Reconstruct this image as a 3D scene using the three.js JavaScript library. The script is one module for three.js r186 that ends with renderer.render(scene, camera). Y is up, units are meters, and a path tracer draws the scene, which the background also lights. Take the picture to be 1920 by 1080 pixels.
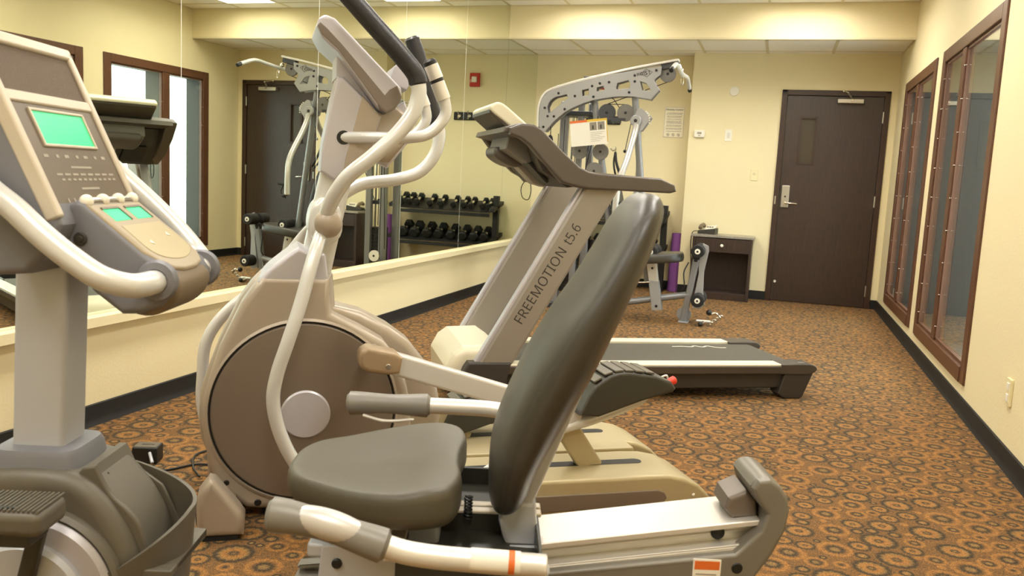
import * as THREE from 'three';
import { RoundedBoxGeometry } from 'three/addons/geometries/RoundedBoxGeometry.js';
import { mergeGeometries } from 'three/addons/utils/BufferGeometryUtils.js';
import { TextGeometry } from 'three/addons/geometries/TextGeometry.js';
import { FontLoader } from 'three/addons/loaders/FontLoader.js';
import { RectAreaLightUniformsLib } from 'three/addons/lights/RectAreaLightUniformsLib.js';

// ---------------------------------------------------------------- camera, sky, exposure
const scene = new THREE.Scene();
const W = 3.662, H = 2.767, HS = 2.458, ZS = 0.858, ZR = -0.222, ZB = 10.4, XJ = 1.714;   // room: width, ceiling, soffit, soffit face, recessed wall, wall behind camera, jog
const camera = new THREE.PerspectiveCamera(37.1, 16 / 9, 0.05, 60);
camera.position.set(2.655, 1.1115, 9.0888);
camera.rotation.order = 'YXZ';
camera.rotation.set(THREE.MathUtils.degToRad(-7.33), THREE.MathUtils.degToRad(16.865), THREE.MathUtils.degToRad(2.9));
camera.focus = 3.4; camera.userData.fStop = 7;
scene.add(camera);
scene.background = new THREE.Color().setRGB(0.93, 0.97, 1.0);
scene.backgroundIntensity = 6.5;
const renderer = new THREE.WebGLRenderer();
renderer.toneMapping = THREE.LinearToneMapping;
renderer.toneMappingExposure = 1.0;
renderer.shadowMap.enabled = true;
RectAreaLightUniformsLib.init();
const LAMP = 18, LAMP_COLOR = new THREE.Color().setRGB(1.0, 0.97, 0.92);

// ---------------------------------------------------------------- helpers
let seed = 7;
const rnd = () => { seed = (seed * 1664525 + 1013904223) >>> 0; return seed / 4294967296; };
const V = (x, y, z) => new THREE.Vector3(x, y, z);
const taken = {};
const numbered = (n) => { taken[n] = (taken[n] ?? -1) + 1; return taken[n] ? n + '_' + String(taken[n]).padStart(3, '0') : n; };
function boxUV(g) {
  const p = g.attributes.position, n = g.attributes.normal, uv = new Float32Array(p.count * 2);
  for (let i = 0; i < p.count; i++) {
    const ax = Math.abs(n.getX(i)), ay = Math.abs(n.getY(i)), az = Math.abs(n.getZ(i));
    if (ay >= ax && ay >= az) { uv[2 * i] = p.getX(i); uv[2 * i + 1] = p.getZ(i); }
    else if (ax >= az) { uv[2 * i] = p.getZ(i); uv[2 * i + 1] = p.getY(i); }
    else { uv[2 * i] = p.getX(i); uv[2 * i + 1] = p.getY(i); }
  }
  g.setAttribute('uv', new THREE.BufferAttribute(uv, 2));
}
function clean(g, keepUV) {
  let q = g.index ? g.toNonIndexed() : g;
  for (const k of Object.keys(q.attributes)) if (k !== 'position' && k !== 'normal' && !(keepUV && k === 'uv')) q.deleteAttribute(k);
  q.morphAttributes = {};
  if (!keepUV) boxUV(q);
  return q;
}
function part(name, geos, m, parent, keepUV = false) {
  const list = (Array.isArray(geos) ? geos : [geos]).map((g) => clean(g, keepUV));
  const o = new THREE.Mesh(list.length > 1 ? mergeGeometries(list) : list[0], m);
  o.name = parent === scene ? numbered(name) : name;
  o.castShadow = o.receiveShadow = true;
  parent.add(o);
  return o;
}
function tag(o, label, category, group, kind) {
  o.userData.label = label; if (category) o.userData.category = category;
  if (group) o.userData.group = group;
  if (kind) o.userData.kind = kind;
  return o;
}
function thing(name, label, category, pos = [0, 0, 0], turn = 0, group, kind) {
  const o = new THREE.Group(); o.name = numbered(name); o.position.set(...pos); o.rotation.y = THREE.MathUtils.degToRad(turn);
  scene.add(o); return tag(o, label, category, group, kind);
}
function sub(name, parent, pos = [0, 0, 0]) { const o = new THREE.Group(); o.name = name; o.position.set(...pos); parent.add(o); return o; }
// smooth normals across edges flatter than the crease angle
function toCreasedNormals(g, angle) {
  const q = g.index ? g.toNonIndexed() : g, p = q.attributes.position.array, n = p.length / 9, fn = new Float32Array(n * 3), fa = new Float32Array(n), map = new Map(), out = new Float32Array(p.length), cosA = Math.cos(angle);
  for (let i = 0; i < n; i++) {
    const o = 9 * i, ax = p[o + 3] - p[o], ay = p[o + 4] - p[o + 1], az = p[o + 5] - p[o + 2], bx_ = p[o + 6] - p[o], by = p[o + 7] - p[o + 1], bz = p[o + 8] - p[o + 2];
    const x = ay * bz - az * by, y = az * bx_ - ax * bz, z = ax * by - ay * bx_, l = Math.hypot(x, y, z) || 1e-20; fn[3 * i] = x / l; fn[3 * i + 1] = y / l; fn[3 * i + 2] = z / l; fa[i] = l;
    for (let k = 0; k < 3; k++) { const key = Math.round(p[o + 3 * k] * 2e4) + '_' + Math.round(p[o + 3 * k + 1] * 2e4) + '_' + Math.round(p[o + 3 * k + 2] * 2e4); let a = map.get(key); if (!a) map.set(key, a = []); a.push(i, 3 * i + k); }
  }
  for (const a of map.values()) for (let u = 0; u < a.length; u += 2) {
    const f = a[u]; let x = 0, y = 0, z = 0;
    for (let w = 0; w < a.length; w += 2) { const h = a[w], d = fn[3 * f] * fn[3 * h] + fn[3 * f + 1] * fn[3 * h + 1] + fn[3 * f + 2] * fn[3 * h + 2]; if (d >= cosA || h === f) { x += fn[3 * h] * fa[h]; y += fn[3 * h + 1] * fa[h]; z += fn[3 * h + 2] * fa[h]; } }
    const l = Math.hypot(x, y, z) || 1, c = 3 * a[u + 1]; out[c] = x / l; out[c + 1] = y / l; out[c + 2] = z / l;
  }
  q.setAttribute('normal', new THREE.BufferAttribute(out, 3)); return q;
}
// geometry makers -----------------------------------------------------------
const bx = (x0, x1, y0, y1, z0, z1) => new THREE.BoxGeometry(x1 - x0, y1 - y0, z1 - z0).translate((x0 + x1) / 2, (y0 + y1) / 2, (z0 + z1) / 2);
const rb = (x0, x1, y0, y1, z0, z1, r = 0.005, s = 2) => new RoundedBoxGeometry(x1 - x0, y1 - y0, z1 - z0, s, r).translate((x0 + x1) / 2, (y0 + y1) / 2, (z0 + z1) / 2);
function spline(pts, n = 40, closed = false) { return new THREE.CatmullRomCurve3(pts.map((p) => V(p[0], p[1], p[2] ?? 0)), closed, 'centripetal').getPoints(n); }
// extrude an xy outline between two z values with a bevel that stays inside the outline
function ext(pts, z0, z1, bevel = 0.004, { holes = [], bs = 2, crease = 0.6 } = {}) {
  const sh = new THREE.Shape(pts.map((p) => new THREE.Vector2(p.x ?? p[0], p.y ?? p[1])));
  for (const h of holes) sh.holes.push(new THREE.Path(h.map((p) => new THREE.Vector2(p[0], p[1]))));
  const g = new THREE.ExtrudeGeometry(sh, { depth: Math.max(z1 - z0 - 2 * bevel, 1e-4), bevelEnabled: bevel > 0, bevelThickness: bevel, bevelSize: bevel, bevelOffset: -bevel, bevelSegments: bs, curveSegments: 8 });
  g.translate(0, 0, z0 + bevel);
  return toCreasedNormals(g, crease);
}
// lathe around z axis: profile [[r, z] ...]
function latheZ(prof, x, y, seg = 32) {
  const g = new THREE.LatheGeometry(prof.map((p) => new THREE.Vector2(Math.max(p[0], 1e-5), p[1])), seg);
  g.rotateX(Math.PI / 2); return toCreasedNormals(g.translate(x, y, 0), 0.6);
}
function latheY(prof, x, z, seg = 24) {
  const g = new THREE.LatheGeometry(prof.map((p) => new THREE.Vector2(Math.max(p[0], 1e-5), p[1])), seg);
  return toCreasedNormals(g.translate(x, 0, z), 0.6);
}
const discZ = (x, y, z0, z1, r, b = 0.004, seg = 32) => latheZ([[0, z0], [r - b, z0], [r, z0 + b], [r, z1 - b], [r - b, z1], [0, z1]], x, y, seg);
// sweep a round or rounded-rectangle section along a path; radius may be a function of 0..1
function sweep(pts, r, { seg = 48, rad = 14, straight = false, rect = null, caps = true, round = 0.3, roll = 0 } = {}) {
  const P = pts.map((p) => p.isVector3 ? p : V(p[0], p[1], p[2] ?? 0));
  let pos = [];
  if (straight) pos = P; else { const c = new THREE.CatmullRomCurve3(P, false, 'centripetal'); for (let i = 0; i <= seg; i++) pos.push(c.getPointAt(i / seg)); }
  const n = pos.length, T = pos.map((p, i) => pos[Math.min(i + 1, n - 1)].clone().sub(pos[Math.max(i - 1, 0)]).normalize());
  const section = [];
  if (rect) { const [a, b, rr] = rect, k = 4; for (const [sx, sy, a0] of [[1, 1, 0], [-1, 1, 1], [-1, -1, 2], [1, -1, 3]]) for (let i = 0; i <= k; i++) { const t = (a0 + i / k) * Math.PI / 2; section.push([sx * (a - rr) + rr * Math.cos(t), sy * (b - rr) + rr * Math.sin(t)]); } }
  else for (let i = 0; i < rad; i++) { const t = i / rad * 2 * Math.PI; section.push([Math.cos(t), Math.sin(t)]); }
  let N = Math.abs(T[0].z) < 0.9 ? V(0, 0, 1) : V(0, 1, 0); N.addScaledVector(T[0], -N.dot(T[0])).normalize();
  if (roll) N.applyAxisAngle(T[0], roll);
  const rings = [], m = section.length;
  const ring = (c, t, nn, s) => { const B = t.clone().cross(nn); rings.push(section.map(([a, b]) => c.clone().addScaledVector(nn, a * s).addScaledVector(B, b * s))); };
  for (let i = 0; i < n; i++) {
    if (i) { N.addScaledVector(T[i], -N.dot(T[i])).normalize(); }
    const s = rect ? (typeof r === 'function' ? r(i / (n - 1)) : 1) : (typeof r === 'function' ? r(i / (n - 1)) : r);
    const rr = rect ? Math.min(rect[0], rect[1]) * s : s;
    if (i === 0 && caps && round) ring(pos[0].clone().addScaledVector(T[0], 0), T[0], N, s * (1 - round));
    if (i === 0 && caps && round) { ring(pos[0].clone().addScaledVector(T[0], rr * round), T[0], N, s); continue; }
    if (i === n - 1 && caps && round) { ring(pos[i].clone().addScaledVector(T[i], -rr * round), T[i], N, s); ring(pos[i], T[i], N, s * (1 - round)); continue; }
    ring(pos[i], T[i], N, s);
  }
  const v = [], q = (a, b, c) => v.push(a.x, a.y, a.z, b.x, b.y, b.z, c.x, c.y, c.z);
  for (let i = 0; i + 1 < rings.length; i++) for (let j = 0; j < m; j++) { const k = (j + 1) % m, A = rings[i][j], B = rings[i][k], Cc = rings[i + 1][k], D = rings[i + 1][j]; q(A, B, Cc); q(A, Cc, D); }
  if (caps) for (const [R, f] of [[rings[0], 1], [rings[rings.length - 1], -1]]) { const c = R.reduce((s, p) => s.add(p), V(0, 0, 0)).divideScalar(m); for (let j = 0; j < m; j++) { const k = (j + 1) % m; f > 0 ? q(c, R[k], R[j]) : q(c, R[j], R[k]); } }
  const g = new THREE.BufferGeometry(); g.setAttribute('position', new THREE.Float32BufferAttribute(v, 3)); g.computeVertexNormals();
  return toCreasedNormals(g, 0.75);
}
const bar = (a, b, r, o = {}) => sweep([a, b], r, { straight: true, ...o });
const sph = (r, x, y, z, s = [1, 1, 1], seg = 20) => new THREE.SphereGeometry(r, seg, Math.round(seg * 0.7)).scale(...s).translate(x, y, z);
// superellipsoid-like cushion from a closed outline in (a,b) with thickness profile along c; returned in x(a) y(c) z(b)
function cushion(outline, h, { rows = 10, puff = 0.35, top = () => 0, nOut = 64 } = {}) {
  const O = spline(outline, nOut, true).slice(0, nOut), c = O.reduce((s, p) => s.add(p), V(0, 0, 0)).divideScalar(nOut);
  const rings = [];
  for (let i = 0; i <= rows; i++) { const t = i / rows * Math.PI - Math.PI / 2, k = 1 - puff * (1 - Math.pow(Math.max(Math.cos(t), 0), 0.5)); rings.push([k, Math.sin(t) * h / 2]); }
  const v = [], q = (a, b, d) => v.push(...a, ...b, ...d);
  const at = (i, j) => { const p = O[j % nOut], [k, y] = rings[i]; const x = c.x + (p.x - c.x) * k, z = c.y + (p.y - c.y) * k; return [x, y + (y > 0 ? top(x, z) : 0), z]; };
  for (let i = 0; i < rows; i++) for (let j = 0; j < nOut; j++) { q(at(i, j), at(i + 1, j), at(i + 1, j + 1)); q(at(i, j), at(i + 1, j + 1), at(i, j + 1)); }
  const IN = 6;
  for (const [i, f] of [[0, -1], [rows, 1]]) for (let s = 0; s < IN; s++) for (let j = 0; j < nOut; j++) {
    const P = (jj, u) => { const p = O[jj % nOut], k = rings[i][0] * (1 - u / IN), x = c.x + (p.x - c.x) * k, z = c.y + (p.y - c.y) * k; return [x, rings[i][1] + (f > 0 ? top(x, z) : 0) , z]; };
    const a = P(j, s), b = P(j + 1, s), d = P(j + 1, s + 1), e = P(j, s + 1);
    if (f > 0) { q(a, e, d); q(a, d, b); } else { q(a, d, e); q(a, b, d); }
  }
  const g = new THREE.BufferGeometry(); g.setAttribute('position', new THREE.Float32BufferAttribute(v, 3)); g.computeVertexNormals();
  return toCreasedNormals(g, 1.2);
}
// ---------------------------------------------------------------- textures
function dataTex(w, h, fn, srgb, repeat) {
  const d = new Uint8Array(w * h * 4);
  for (let y = 0; y < h; y++) for (let x = 0; x < w; x++) { const c = fn(x, y), i = 4 * (y * w + x); d[i] = c[0]; d[i + 1] = c[1]; d[i + 2] = c[2]; d[i + 3] = 255; }
  const t = new THREE.DataTexture(d, w, h); t.wrapS = t.wrapT = THREE.RepeatWrapping; t.magFilter = THREE.LinearFilter; t.minFilter = THREE.LinearMipmapLinearFilter; t.generateMipmaps = true;
  if (srgb) t.colorSpace = THREE.SRGBColorSpace;
  if (repeat) t.repeat.set(...repeat);
  t.needsUpdate = true; return t;
}
function noiseGrid(n) { const a = new Float32Array(n * n); for (let i = 0; i < a.length; i++) a[i] = rnd(); return (x, y) => { const xi = Math.floor(x), yi = Math.floor(y), fx = x - xi, fy = y - yi, g = (i, j) => a[((j % n + n) % n) * n + ((i % n + n) % n)], s = (t) => t * t * (3 - 2 * t), u = s(fx), w = s(fy); return (g(xi, yi) * (1 - u) + g(xi + 1, yi) * u) * (1 - w) + (g(xi, yi + 1) * (1 - u) + g(xi + 1, yi + 1) * u) * w; }; }
const n64 = noiseGrid(64), n128 = noiseGrid(128), n16 = noiseGrid(16);
// orange-peel paint relief
const peel = dataTex(256, 256, (x, y) => { const v = 255 * (0.6 * n64(x / 4, y / 4) + 0.4 * n128(x / 2, y / 2)); return [v, v, v]; }, false, [2, 2]);
const fineGrain = dataTex(256, 256, (x, y) => { const v = 255 * n128(x / 2, y / 2); return [v, v, v]; }, false, [12, 12]);
const vinylGrain = dataTex(256, 256, (x, y) => { const v = 255 * (0.5 * n64(x / 4, y / 4) + 0.5 * n128(x / 2, y / 2)); return [v, v, v]; }, false, [8, 8]);
// carpet: woven rings on a speckled ground, one tile is 1.44 m
function carpetTex() {
  const S = 1800, M = 1.44, px = S / M, a = new Uint8Array(S * S).fill(0);            // 0 ground, 1 dark, 2 orange, 3 tan
  const cells = [];
  const tryPut = (r, n, tries, gap) => { for (let k = 0, c = 0; k < tries && c < n; k++) { const x = rnd() * M, y = rnd() * M; let ok = true; for (const q of cells) { let dx = Math.abs(x - q[0]), dy = Math.abs(y - q[1]); dx = Math.min(dx, M - dx); dy = Math.min(dy, M - dy); if (Math.hypot(dx, dy) < (r + q[2]) * gap) { ok = false; break; } } if (ok) { cells.push([x, y, r * (0.92 + 0.16 * rnd()), Math.floor(rnd() * 2)]); c++; } } };
  tryPut(0.056, 46, 5000, 1.04); tryPut(0.05, 46, 6000, 1.04); tryPut(0.034, 90, 9000, 1.03); tryPut(0.023, 110, 9000, 1.02); tryPut(0.013, 60, 6000, 1.02);
  for (const [cx, cy, r, kind] of cells) {
    const R = Math.ceil(r * px) + 2, X = Math.round(cx * px), Y = Math.round(cy * px);
    for (let j = -R; j <= R; j++) for (let i = -R; i <= R; i++) {
      const ang = Math.atan2(j, i), d = Math.hypot(i, j) / px / r + 0.035 * Math.sin(ang * 13 + cx * 40) * (r > 0.03 ? 1 : 0.4) + (rnd() - 0.5) * 0.16; if (d > 1.02) continue;
      let v;
      if (r > 0.03) v = kind === 0 ? (d > 0.76 ? 1 : d > 0.62 ? 3 : d > 0.26 ? 2 : d > 0.12 ? 1 : 3) : (d > 0.7 ? 2 : d > 0.54 ? 0 : d > 0.3 ? 1 : 3);
      else if (r > 0.018) v = kind === 0 ? (d > 0.6 ? 1 : d > 0.28 ? 3 : 2) : (d > 0.6 ? 2 : d > 0.3 ? 0 : 1);
      else v = kind === 0 ? (d > 0.5 ? 1 : 3) : 2;
      a[((Y + j + S * 2) % S) * S + ((X + i + S * 2) % S)] = v;
    }
  }
  const C = [[124, 88, 44], [61, 49, 30], [156, 108, 52], [134, 104, 59]];
  const tuft = new Float32Array(900 * 900); for (let i = 0; i < tuft.length; i++) tuft[i] = rnd();
  return dataTex(S, S, (x, y) => {
    const t = tuft[(y >> 1) * 900 + (x >> 1)], t2 = tuft[(((y >> 2) * 7 + 13) % 900) * 900 + (((x >> 2) * 5 + 71) % 900)];
    let k = a[y * S + x]; if (t > 0.96 && k !== 1) k = 1; else if (t < 0.04 && k === 1) k = 2; else if (k === 0 && t > 0.55) k = t2 > 0.55 ? 1 : 2;
    const f = 0.8 + 0.4 * t2 * (0.6 + 0.4 * t); const c = C[k]; return [c[0] * f, c[1] * f, c[2] * f].map((q) => Math.min(255, q));
  }, true, [1 / M, 1 / M]);
}
const carpetMap = carpetTex();
const carpetBump = dataTex(512, 512, () => { const v = 255 * rnd(); return [v, v, v]; }, false, [1 / 0.8, 1 / 0.8]);
const tileTex = dataTex(512, 512, (x, y) => { const h = n128(x / 3, y / 3), f = (rnd() < 0.03 ? 0.86 : 1) * (0.97 + 0.03 * h); return [250 * f, 244 * f, 232 * f]; }, true, [1.64, 1.64]);
const tileBump = dataTex(512, 512, (x, y) => { const v = 255 * (n128(x / 3, y / 3) * 0.7 + 0.3 * rnd()); return [v, v, v]; }, false, [1.64, 1.64]);
const woodTex = dataTex(512, 512, (x, y) => { const g = n64(x / 3, y / 48) * 0.6 + n128(x / 1.2, y / 20) * 0.4, f = 0.75 + 0.5 * g; return [55 * f, 39 * f, 31 * f]; }, true, [1.2, 1.2]);
const frameTex = dataTex(256, 512, (x, y) => { const g = n64(x / 3, y / 40) * 0.6 + n128(x / 1.2, y / 16) * 0.4, f = 0.82 + 0.36 * g; return [94 * f, 60 * f, 40 * f]; }, true, [3, 1.5]);
const graniteTex = dataTex(256, 256, (x, y) => { const t = n128(x / 1.5, y / 1.5), u = n64(x / 3, y / 3); const v = t > 0.66 ? 70 : t < 0.3 ? 205 : 165 - 40 * u; return [v, v * 0.95, v * 0.86]; }, true, [5, 5]);
const meshTex = dataTex(256, 256, (x, y) => { const v = (x % 8 < 2 || y % 8 < 2) ? 52 : 84; return [v, v * 0.86, v * 0.66]; }, true, [6, 6]);
// ---------------------------------------------------------------- materials
const mat = (color, roughness = 0.5, metalness = 0, o = {}) => new THREE.MeshPhysicalMaterial({ color, roughness, metalness, ...o });
const M = {
  wall: mat('#e8dab0', 0.72, 0, { bumpMap: peel, bumpScale: 0.0006 }),
  ledge: mat('#ecdfb6', 0.5),
  base: mat('#120f0b', 0.65),
  carpet: new THREE.MeshPhysicalMaterial({ map: carpetMap, roughness: 0.95, bumpMap: carpetBump, bumpScale: 0.003 }),
  tile: mat('#ffffff', 0.9, 0, { map: tileTex, bumpMap: tileBump, bumpScale: 0.001 }),
  grid: mat('#d8cba6', 0.5),
  mirror: mat(new THREE.Color().setRGB(0.80, 0.83, 0.72), 0.0, 1),
  mirrorEdge: mat('#eef2ea', 0.3, 0.0),
  mirrorBack: mat('#22261f', 0.6),
  door: mat('#ffffff', 0.34, 0, { map: woodTex, clearcoat: 0.3, clearcoatRoughness: 0.3 }),
  doorFrame: mat('#3b271b', 0.38),
  frame: mat('#ffffff', 0.4, 0, { map: frameTex }),
  reveal: mat('#3a362f', 0.6),
  glass: mat('#f4fbf8', 0.0, 0, { transmission: 1, ior: 1.5, thickness: 0 }),
  wiredGlass: mat('#ffffff', 0.25, 0, { map: meshTex }),
  chrome: mat('#d9d5cb', 0.18, 1),
  steel: mat('#bdb8ac', 0.34, 0.9),
  white: mat('#ece6d6', 0.45),
  plate: mat('#e8dcae', 0.42),
  black: mat('#15130f', 0.5),
  rubber: mat('#1c1a17', 0.7, 0, { bumpMap: fineGrain, bumpScale: 0.0004 }),
  dumbbell: mat('#171814', 0.55, 0, { bumpMap: fineGrain, bumpScale: 0.0003 }),
  vinyl: mat('#302b21', 0.46, 0, { bumpMap: vinylGrain, bumpScale: 0.0002, clearcoat: 0.55, clearcoatRoughness: 0.4 }),
  vinylDark: mat('#26262a', 0.4, 0, { bumpMap: vinylGrain, bumpScale: 0.0004 }),
  taupe: mat('#7d7062', 0.42, 0.3),
  taupeLight: mat('#aca090', 0.4, 0.3),
  taupeRail: mat('#b3a581', 0.45, 0.2),
  lilac: mat('#bcb9be', 0.4, 0.3),
  tube: mat('#d6d6d3', 0.33, 0.25),
  consoleGrey: mat('#766b60', 0.4, 0.25),
  consoleFace: mat('#7a6a54', 0.5, 0.1),
  consoleRim: mat('#c6bba7', 0.4, 0.2), podTop: mat('#a4967d', 0.42, 0.15),
  consolePanel: mat('#6a5d4a', 0.42, 0.15),
  bikeGrey: mat('#b8babf', 0.42, 0.2),
  bikeCollar: mat('#76767b', 0.5, 0.1),
  bikeShroud: mat('#615b4e', 0.48, 0.1),
  bikeDark: mat('#3b382f', 0.5, 0.1),
  gripGrey: mat('#7f7b73', 0.42, 0.1),
  gripPad: mat('#c9c6c2', 0.35, 0.3),
  bikeTaupe: mat('#7b766b', 0.42, 0.2), armSilver: mat('#bcb8b0', 0.35, 0.4),
  alu: mat('#dedad2', 0.38, 0.4),
  trayBlack: mat('#2a2922', 0.35),
  screenGreen: mat('#2fd890', 0.35, 0, { emissive: new THREE.Color('#1fd880'), emissiveIntensity: 0.42 }),
  speakerMesh: mat('#6a5b4b', 0.75, 0, { bumpMap: fineGrain, bumpScale: 0.001 }), seatVinyl: mat('#4a4434', 0.5, 0, { bumpMap: vinylGrain, bumpScale: 0.0002, clearcoat: 0.25, clearcoatRoughness: 0.45 }),
  screenDark: mat('#3a3328', 0.3),
  treadGrey: mat('#948d84', 0.42, 0.25), treadArm: mat('#58514a', 0.42, 0.15), linkCap: mat('#a18c70', 0.42, 0.2),
  treadSide: mat('#4a4239', 0.45, 0.1),
  treadWhite: mat('#ddd6bd', 0.42, 0.1),
  belt: mat('#4d473b', 0.75),
  treadDark: mat('#37322d', 0.5),
  gym: mat('#8b8b8c', 0.36, 0.35),
  gymPlate: mat('#a3a2a1', 0.4, 0.3),
  gymDark: mat('#45464a', 0.42, 0.3),
  foam: mat('#1a1714', 0.8),
  pulley: mat('#77736e', 0.45),
  cable: mat('#14120f', 0.5),
  red: mat('#c22a1e', 0.45), redBright: mat('#e0402a', 0.4),
  purple: mat('#7b4586', 0.75), purpleIn: mat('#55305f', 0.8),
  orange: mat('#dd6d2a', 0.5), yellow: mat('#d9b53c', 0.5), paper: mat('#ece7da', 0.6), photo: mat('#8d8577', 0.6),
  print: mat('#3a3530', 0.6), printSoft: mat('#a39b8b', 0.6),
  desk: mat('#ffffff', 0.4, 0, { map: woodTex }), granite: mat('#ffffff', 0.25, 0, { map: graniteTex }),
  phoneWhite: mat('#e4e0d0', 0.4), outdoor: mat('#d9dadb', 0.9),
  lampPanel: mat('#fffaf0', 0.6, 0, { emissive: LAMP_COLOR, emissiveIntensity: 2.2 }), lampHousing: mat('#d8d4c8', 0.5),
};
// ---------------------------------------------------------------- the room
const struct = (name, geos, m, label, category) => tag(part(name, geos, m, scene), label, category, null, 'structure');
struct('outdoor_ground', bx(W + 0.22, W + 14, -0.25, -0.15, -14, 24), M.outdoor, 'pale ground outside beyond the windows', 'ground');
struct('floor', bx(-0.15, W + 0.22, -0.1, 0, ZR - 0.2, ZB + 0.15), M.carpet, 'brown and orange carpet woven with rings', 'floor');
// left wall below the mirror, with its ledge and cove base
struct('wall_left', bx(-0.15, 0, 0, 0.42, ZR - 0.2, ZB), M.wall, 'low cream wall under the mirror', 'wall');
struct('wall_left', bx(-0.15, -0.012, 0.42, H + 0.3, ZR - 0.2, ZB), M.mirrorBack, 'wall behind the mirror sheets', 'wall');
struct('trim_1', rb(-0.012, 0.05, 0.42, 0.465, ZR, ZB, 0.004), M.ledge, 'cream wooden ledge running under the wall mirror', 'ledge');
const cove = (a, b) => ext([[0, 0], [0.02, 0], [0.014, 0.012], [0.009, 0.03], [0.008, 0.086], [0.005, 0.0893], [0, 0.0893]], a, b, 0);
struct('baseboard_left', cove(ZR, ZB), M.base, 'black rubber cove base below the mirror ledge', 'baseboard');
struct('baseboard_right', cove(0, ZB).rotateY(Math.PI).translate(W, 0, ZB), M.base, 'black rubber cove base under the windows', 'baseboard');
struct('baseboard_back', [bx(XJ, 2.6, 0, 0.0893, 0, 0.008), bx(3.6, W, 0, 0.0893, 0, 0.008)], M.base, 'black cove base beside the wooden door', 'baseboard');
struct('baseboard_back', bx(0, XJ, 0, 0.0893, ZR, ZR + 0.008), M.base, 'black cove base behind the dumbbell rack', 'baseboard');
// wall mirror: separate sheets with open joints
const mirror = thing('wall_mirror', 'full height wall mirror of butted sheets above the cream ledge', 'mirror');
const seams = [ZR, ZS, 2.03, 3.267, 4.488, 5.707, 6.927, 8.147, 9.367];
for (let i = 0; i + 1 < seams.length; i++) {
  const top = i === 0 ? HS : H, a = seams[i] + (i ? 0.002 : 0), b = seams[i + 1] - 0.002;
  part('mirror_panel', bx(-0.006, 0, 0.466, top - 0.002, a, b), M.mirror, mirror);
  part('panel_edge', bx(-0.006, -0.0004, 0.466, top - 0.002, b, b + 0.004), i === 0 ? M.mirrorBack : M.mirrorEdge, mirror);
}
// right wall with the two window openings
const WIN = [[0.579, 2.181, 1.29], [2.437, 4.198, 3.17]], WY0 = 0.151, WY1 = 2.116, WT = 0.22;
struct('wall_right', [bx(W, W + WT, 0, H + 0.3, ZR - 0.2, WIN[0][0]), bx(W, W + WT, 0, H + 0.3, WIN[0][1], WIN[1][0]), bx(W, W + WT, 0, H + 0.3, WIN[1][1], ZB + 0.15),
  ...WIN.flatMap(([a, b]) => [bx(W, W + WT, 0, WY0, a, b), bx(W, W + WT, WY1, H + 0.3, a, b)])], M.wall, 'cream painted wall with two tall windows', 'wall');
WIN.forEach(([a, b, m], i) => {
  const w = thing('window_' + (i + 1), ['tall brown framed two pane window nearest the wooden door', 'wider brown framed two pane window beside the bare wall'][i], 'window', [0, 0, 0], 0, null, 'structure');
  const f = 0.098, x0 = W - 0.012, x1 = W + 0.05, r = 0.006;
  part('jamb', rb(x0, x1, WY0, WY1, a, a + f, r), M.frame, w); part('jamb', rb(x0, x1, WY0, WY1, b - f, b, r), M.frame, w);
  part('head', rb(x0, x1, WY1 - 0.085, WY1, a + f, b - f, r), M.frame, w); part('sill', rb(x0 - 0.006, x1, WY0, WY0 + 0.085, a + f, b - f, r), M.frame, w);
  part('mullion', rb(x0 + 0.004, x1, WY0 + 0.085, WY1 - 0.085, m - 0.05, m + 0.05, r), M.frame, w);
  part('outer_reveal', [bx(x1, W + WT, WY0, WY1, a, a + f), bx(x1, W + WT, WY0, WY1, b - f, b), bx(x1, W + WT, WY1 - 0.085, WY1, a + f, b - f), bx(x1, W + WT, WY0, WY0 + 0.085, a + f, b - f), bx(x1, W + WT, WY0 + 0.085, WY1 - 0.085, m - 0.05, m + 0.05)], M.reveal, w);
  for (const [z0, z1] of [[a + f, m - 0.05], [m + 0.05, b - f]]) {
    const pane = part('pane', bx(W + 0.012, W + 0.016, WY0 + 0.085, WY1 - 0.085, z0, z1), M.glass, w);
    part('glazing_bead', [bx(W + 0.002, W + 0.012, WY0 + 0.085, WY1 - 0.085, z0, z0 + 0.016), bx(W + 0.002, W + 0.012, WY0 + 0.085, WY1 - 0.085, z1 - 0.016, z1), bx(W + 0.002, W + 0.012, WY0 + 0.085, WY0 + 0.101, z0, z1), bx(W + 0.002, W + 0.012, WY1 - 0.101, WY1 - 0.085, z0, z1)], M.frame, w);
    for (let k = 0; k < 9; k++) part('screw', [sph(0.0055, W + 0.002, 0.32 + k * 0.2, z0 + 0.009, [0.6, 1, 1], 8), sph(0.0045, W - 0.004, 0.32 + k * 0.2, z0 + 0.001, [1, 1, 0.6], 8)], M.chrome, w);
  }
});
// far walls: the door wall stands forward of the wall behind the dumbbells
const DX0 = 2.6005, DX1 = 3.5986, DH = 2.109;
struct('wall_back', [bx(XJ, DX0 + 0.02, 0, H + 0.3, -0.2, 0), bx(DX1 - 0.02, W, 0, H + 0.3, -0.2, 0), bx(DX0 + 0.02, DX1 - 0.02, DH - 0.02, H + 0.3, -0.2, 0), bx(DX0, DX1, 0, DH, -0.22, -0.14)], M.wall, 'cream end wall around the wooden door', 'wall');
struct('wall_back', bx(-0.15, XJ + 0.2, 0, H + 0.3, ZR - 0.2, ZR), M.wall, 'recessed cream wall behind the dumbbell rack', 'wall');
struct('wall_front', bx(-0.15, W + WT, 0, H + 0.3, ZB, ZB + 0.15), M.wall, 'cream wall at the near end of the room', 'wall');
struct('wall_soffit', bx(0, W, HS, H + 0.2, ZS - 0.09, ZS), M.wall, 'cream dropped bulkhead face across the room', 'wall');
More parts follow.
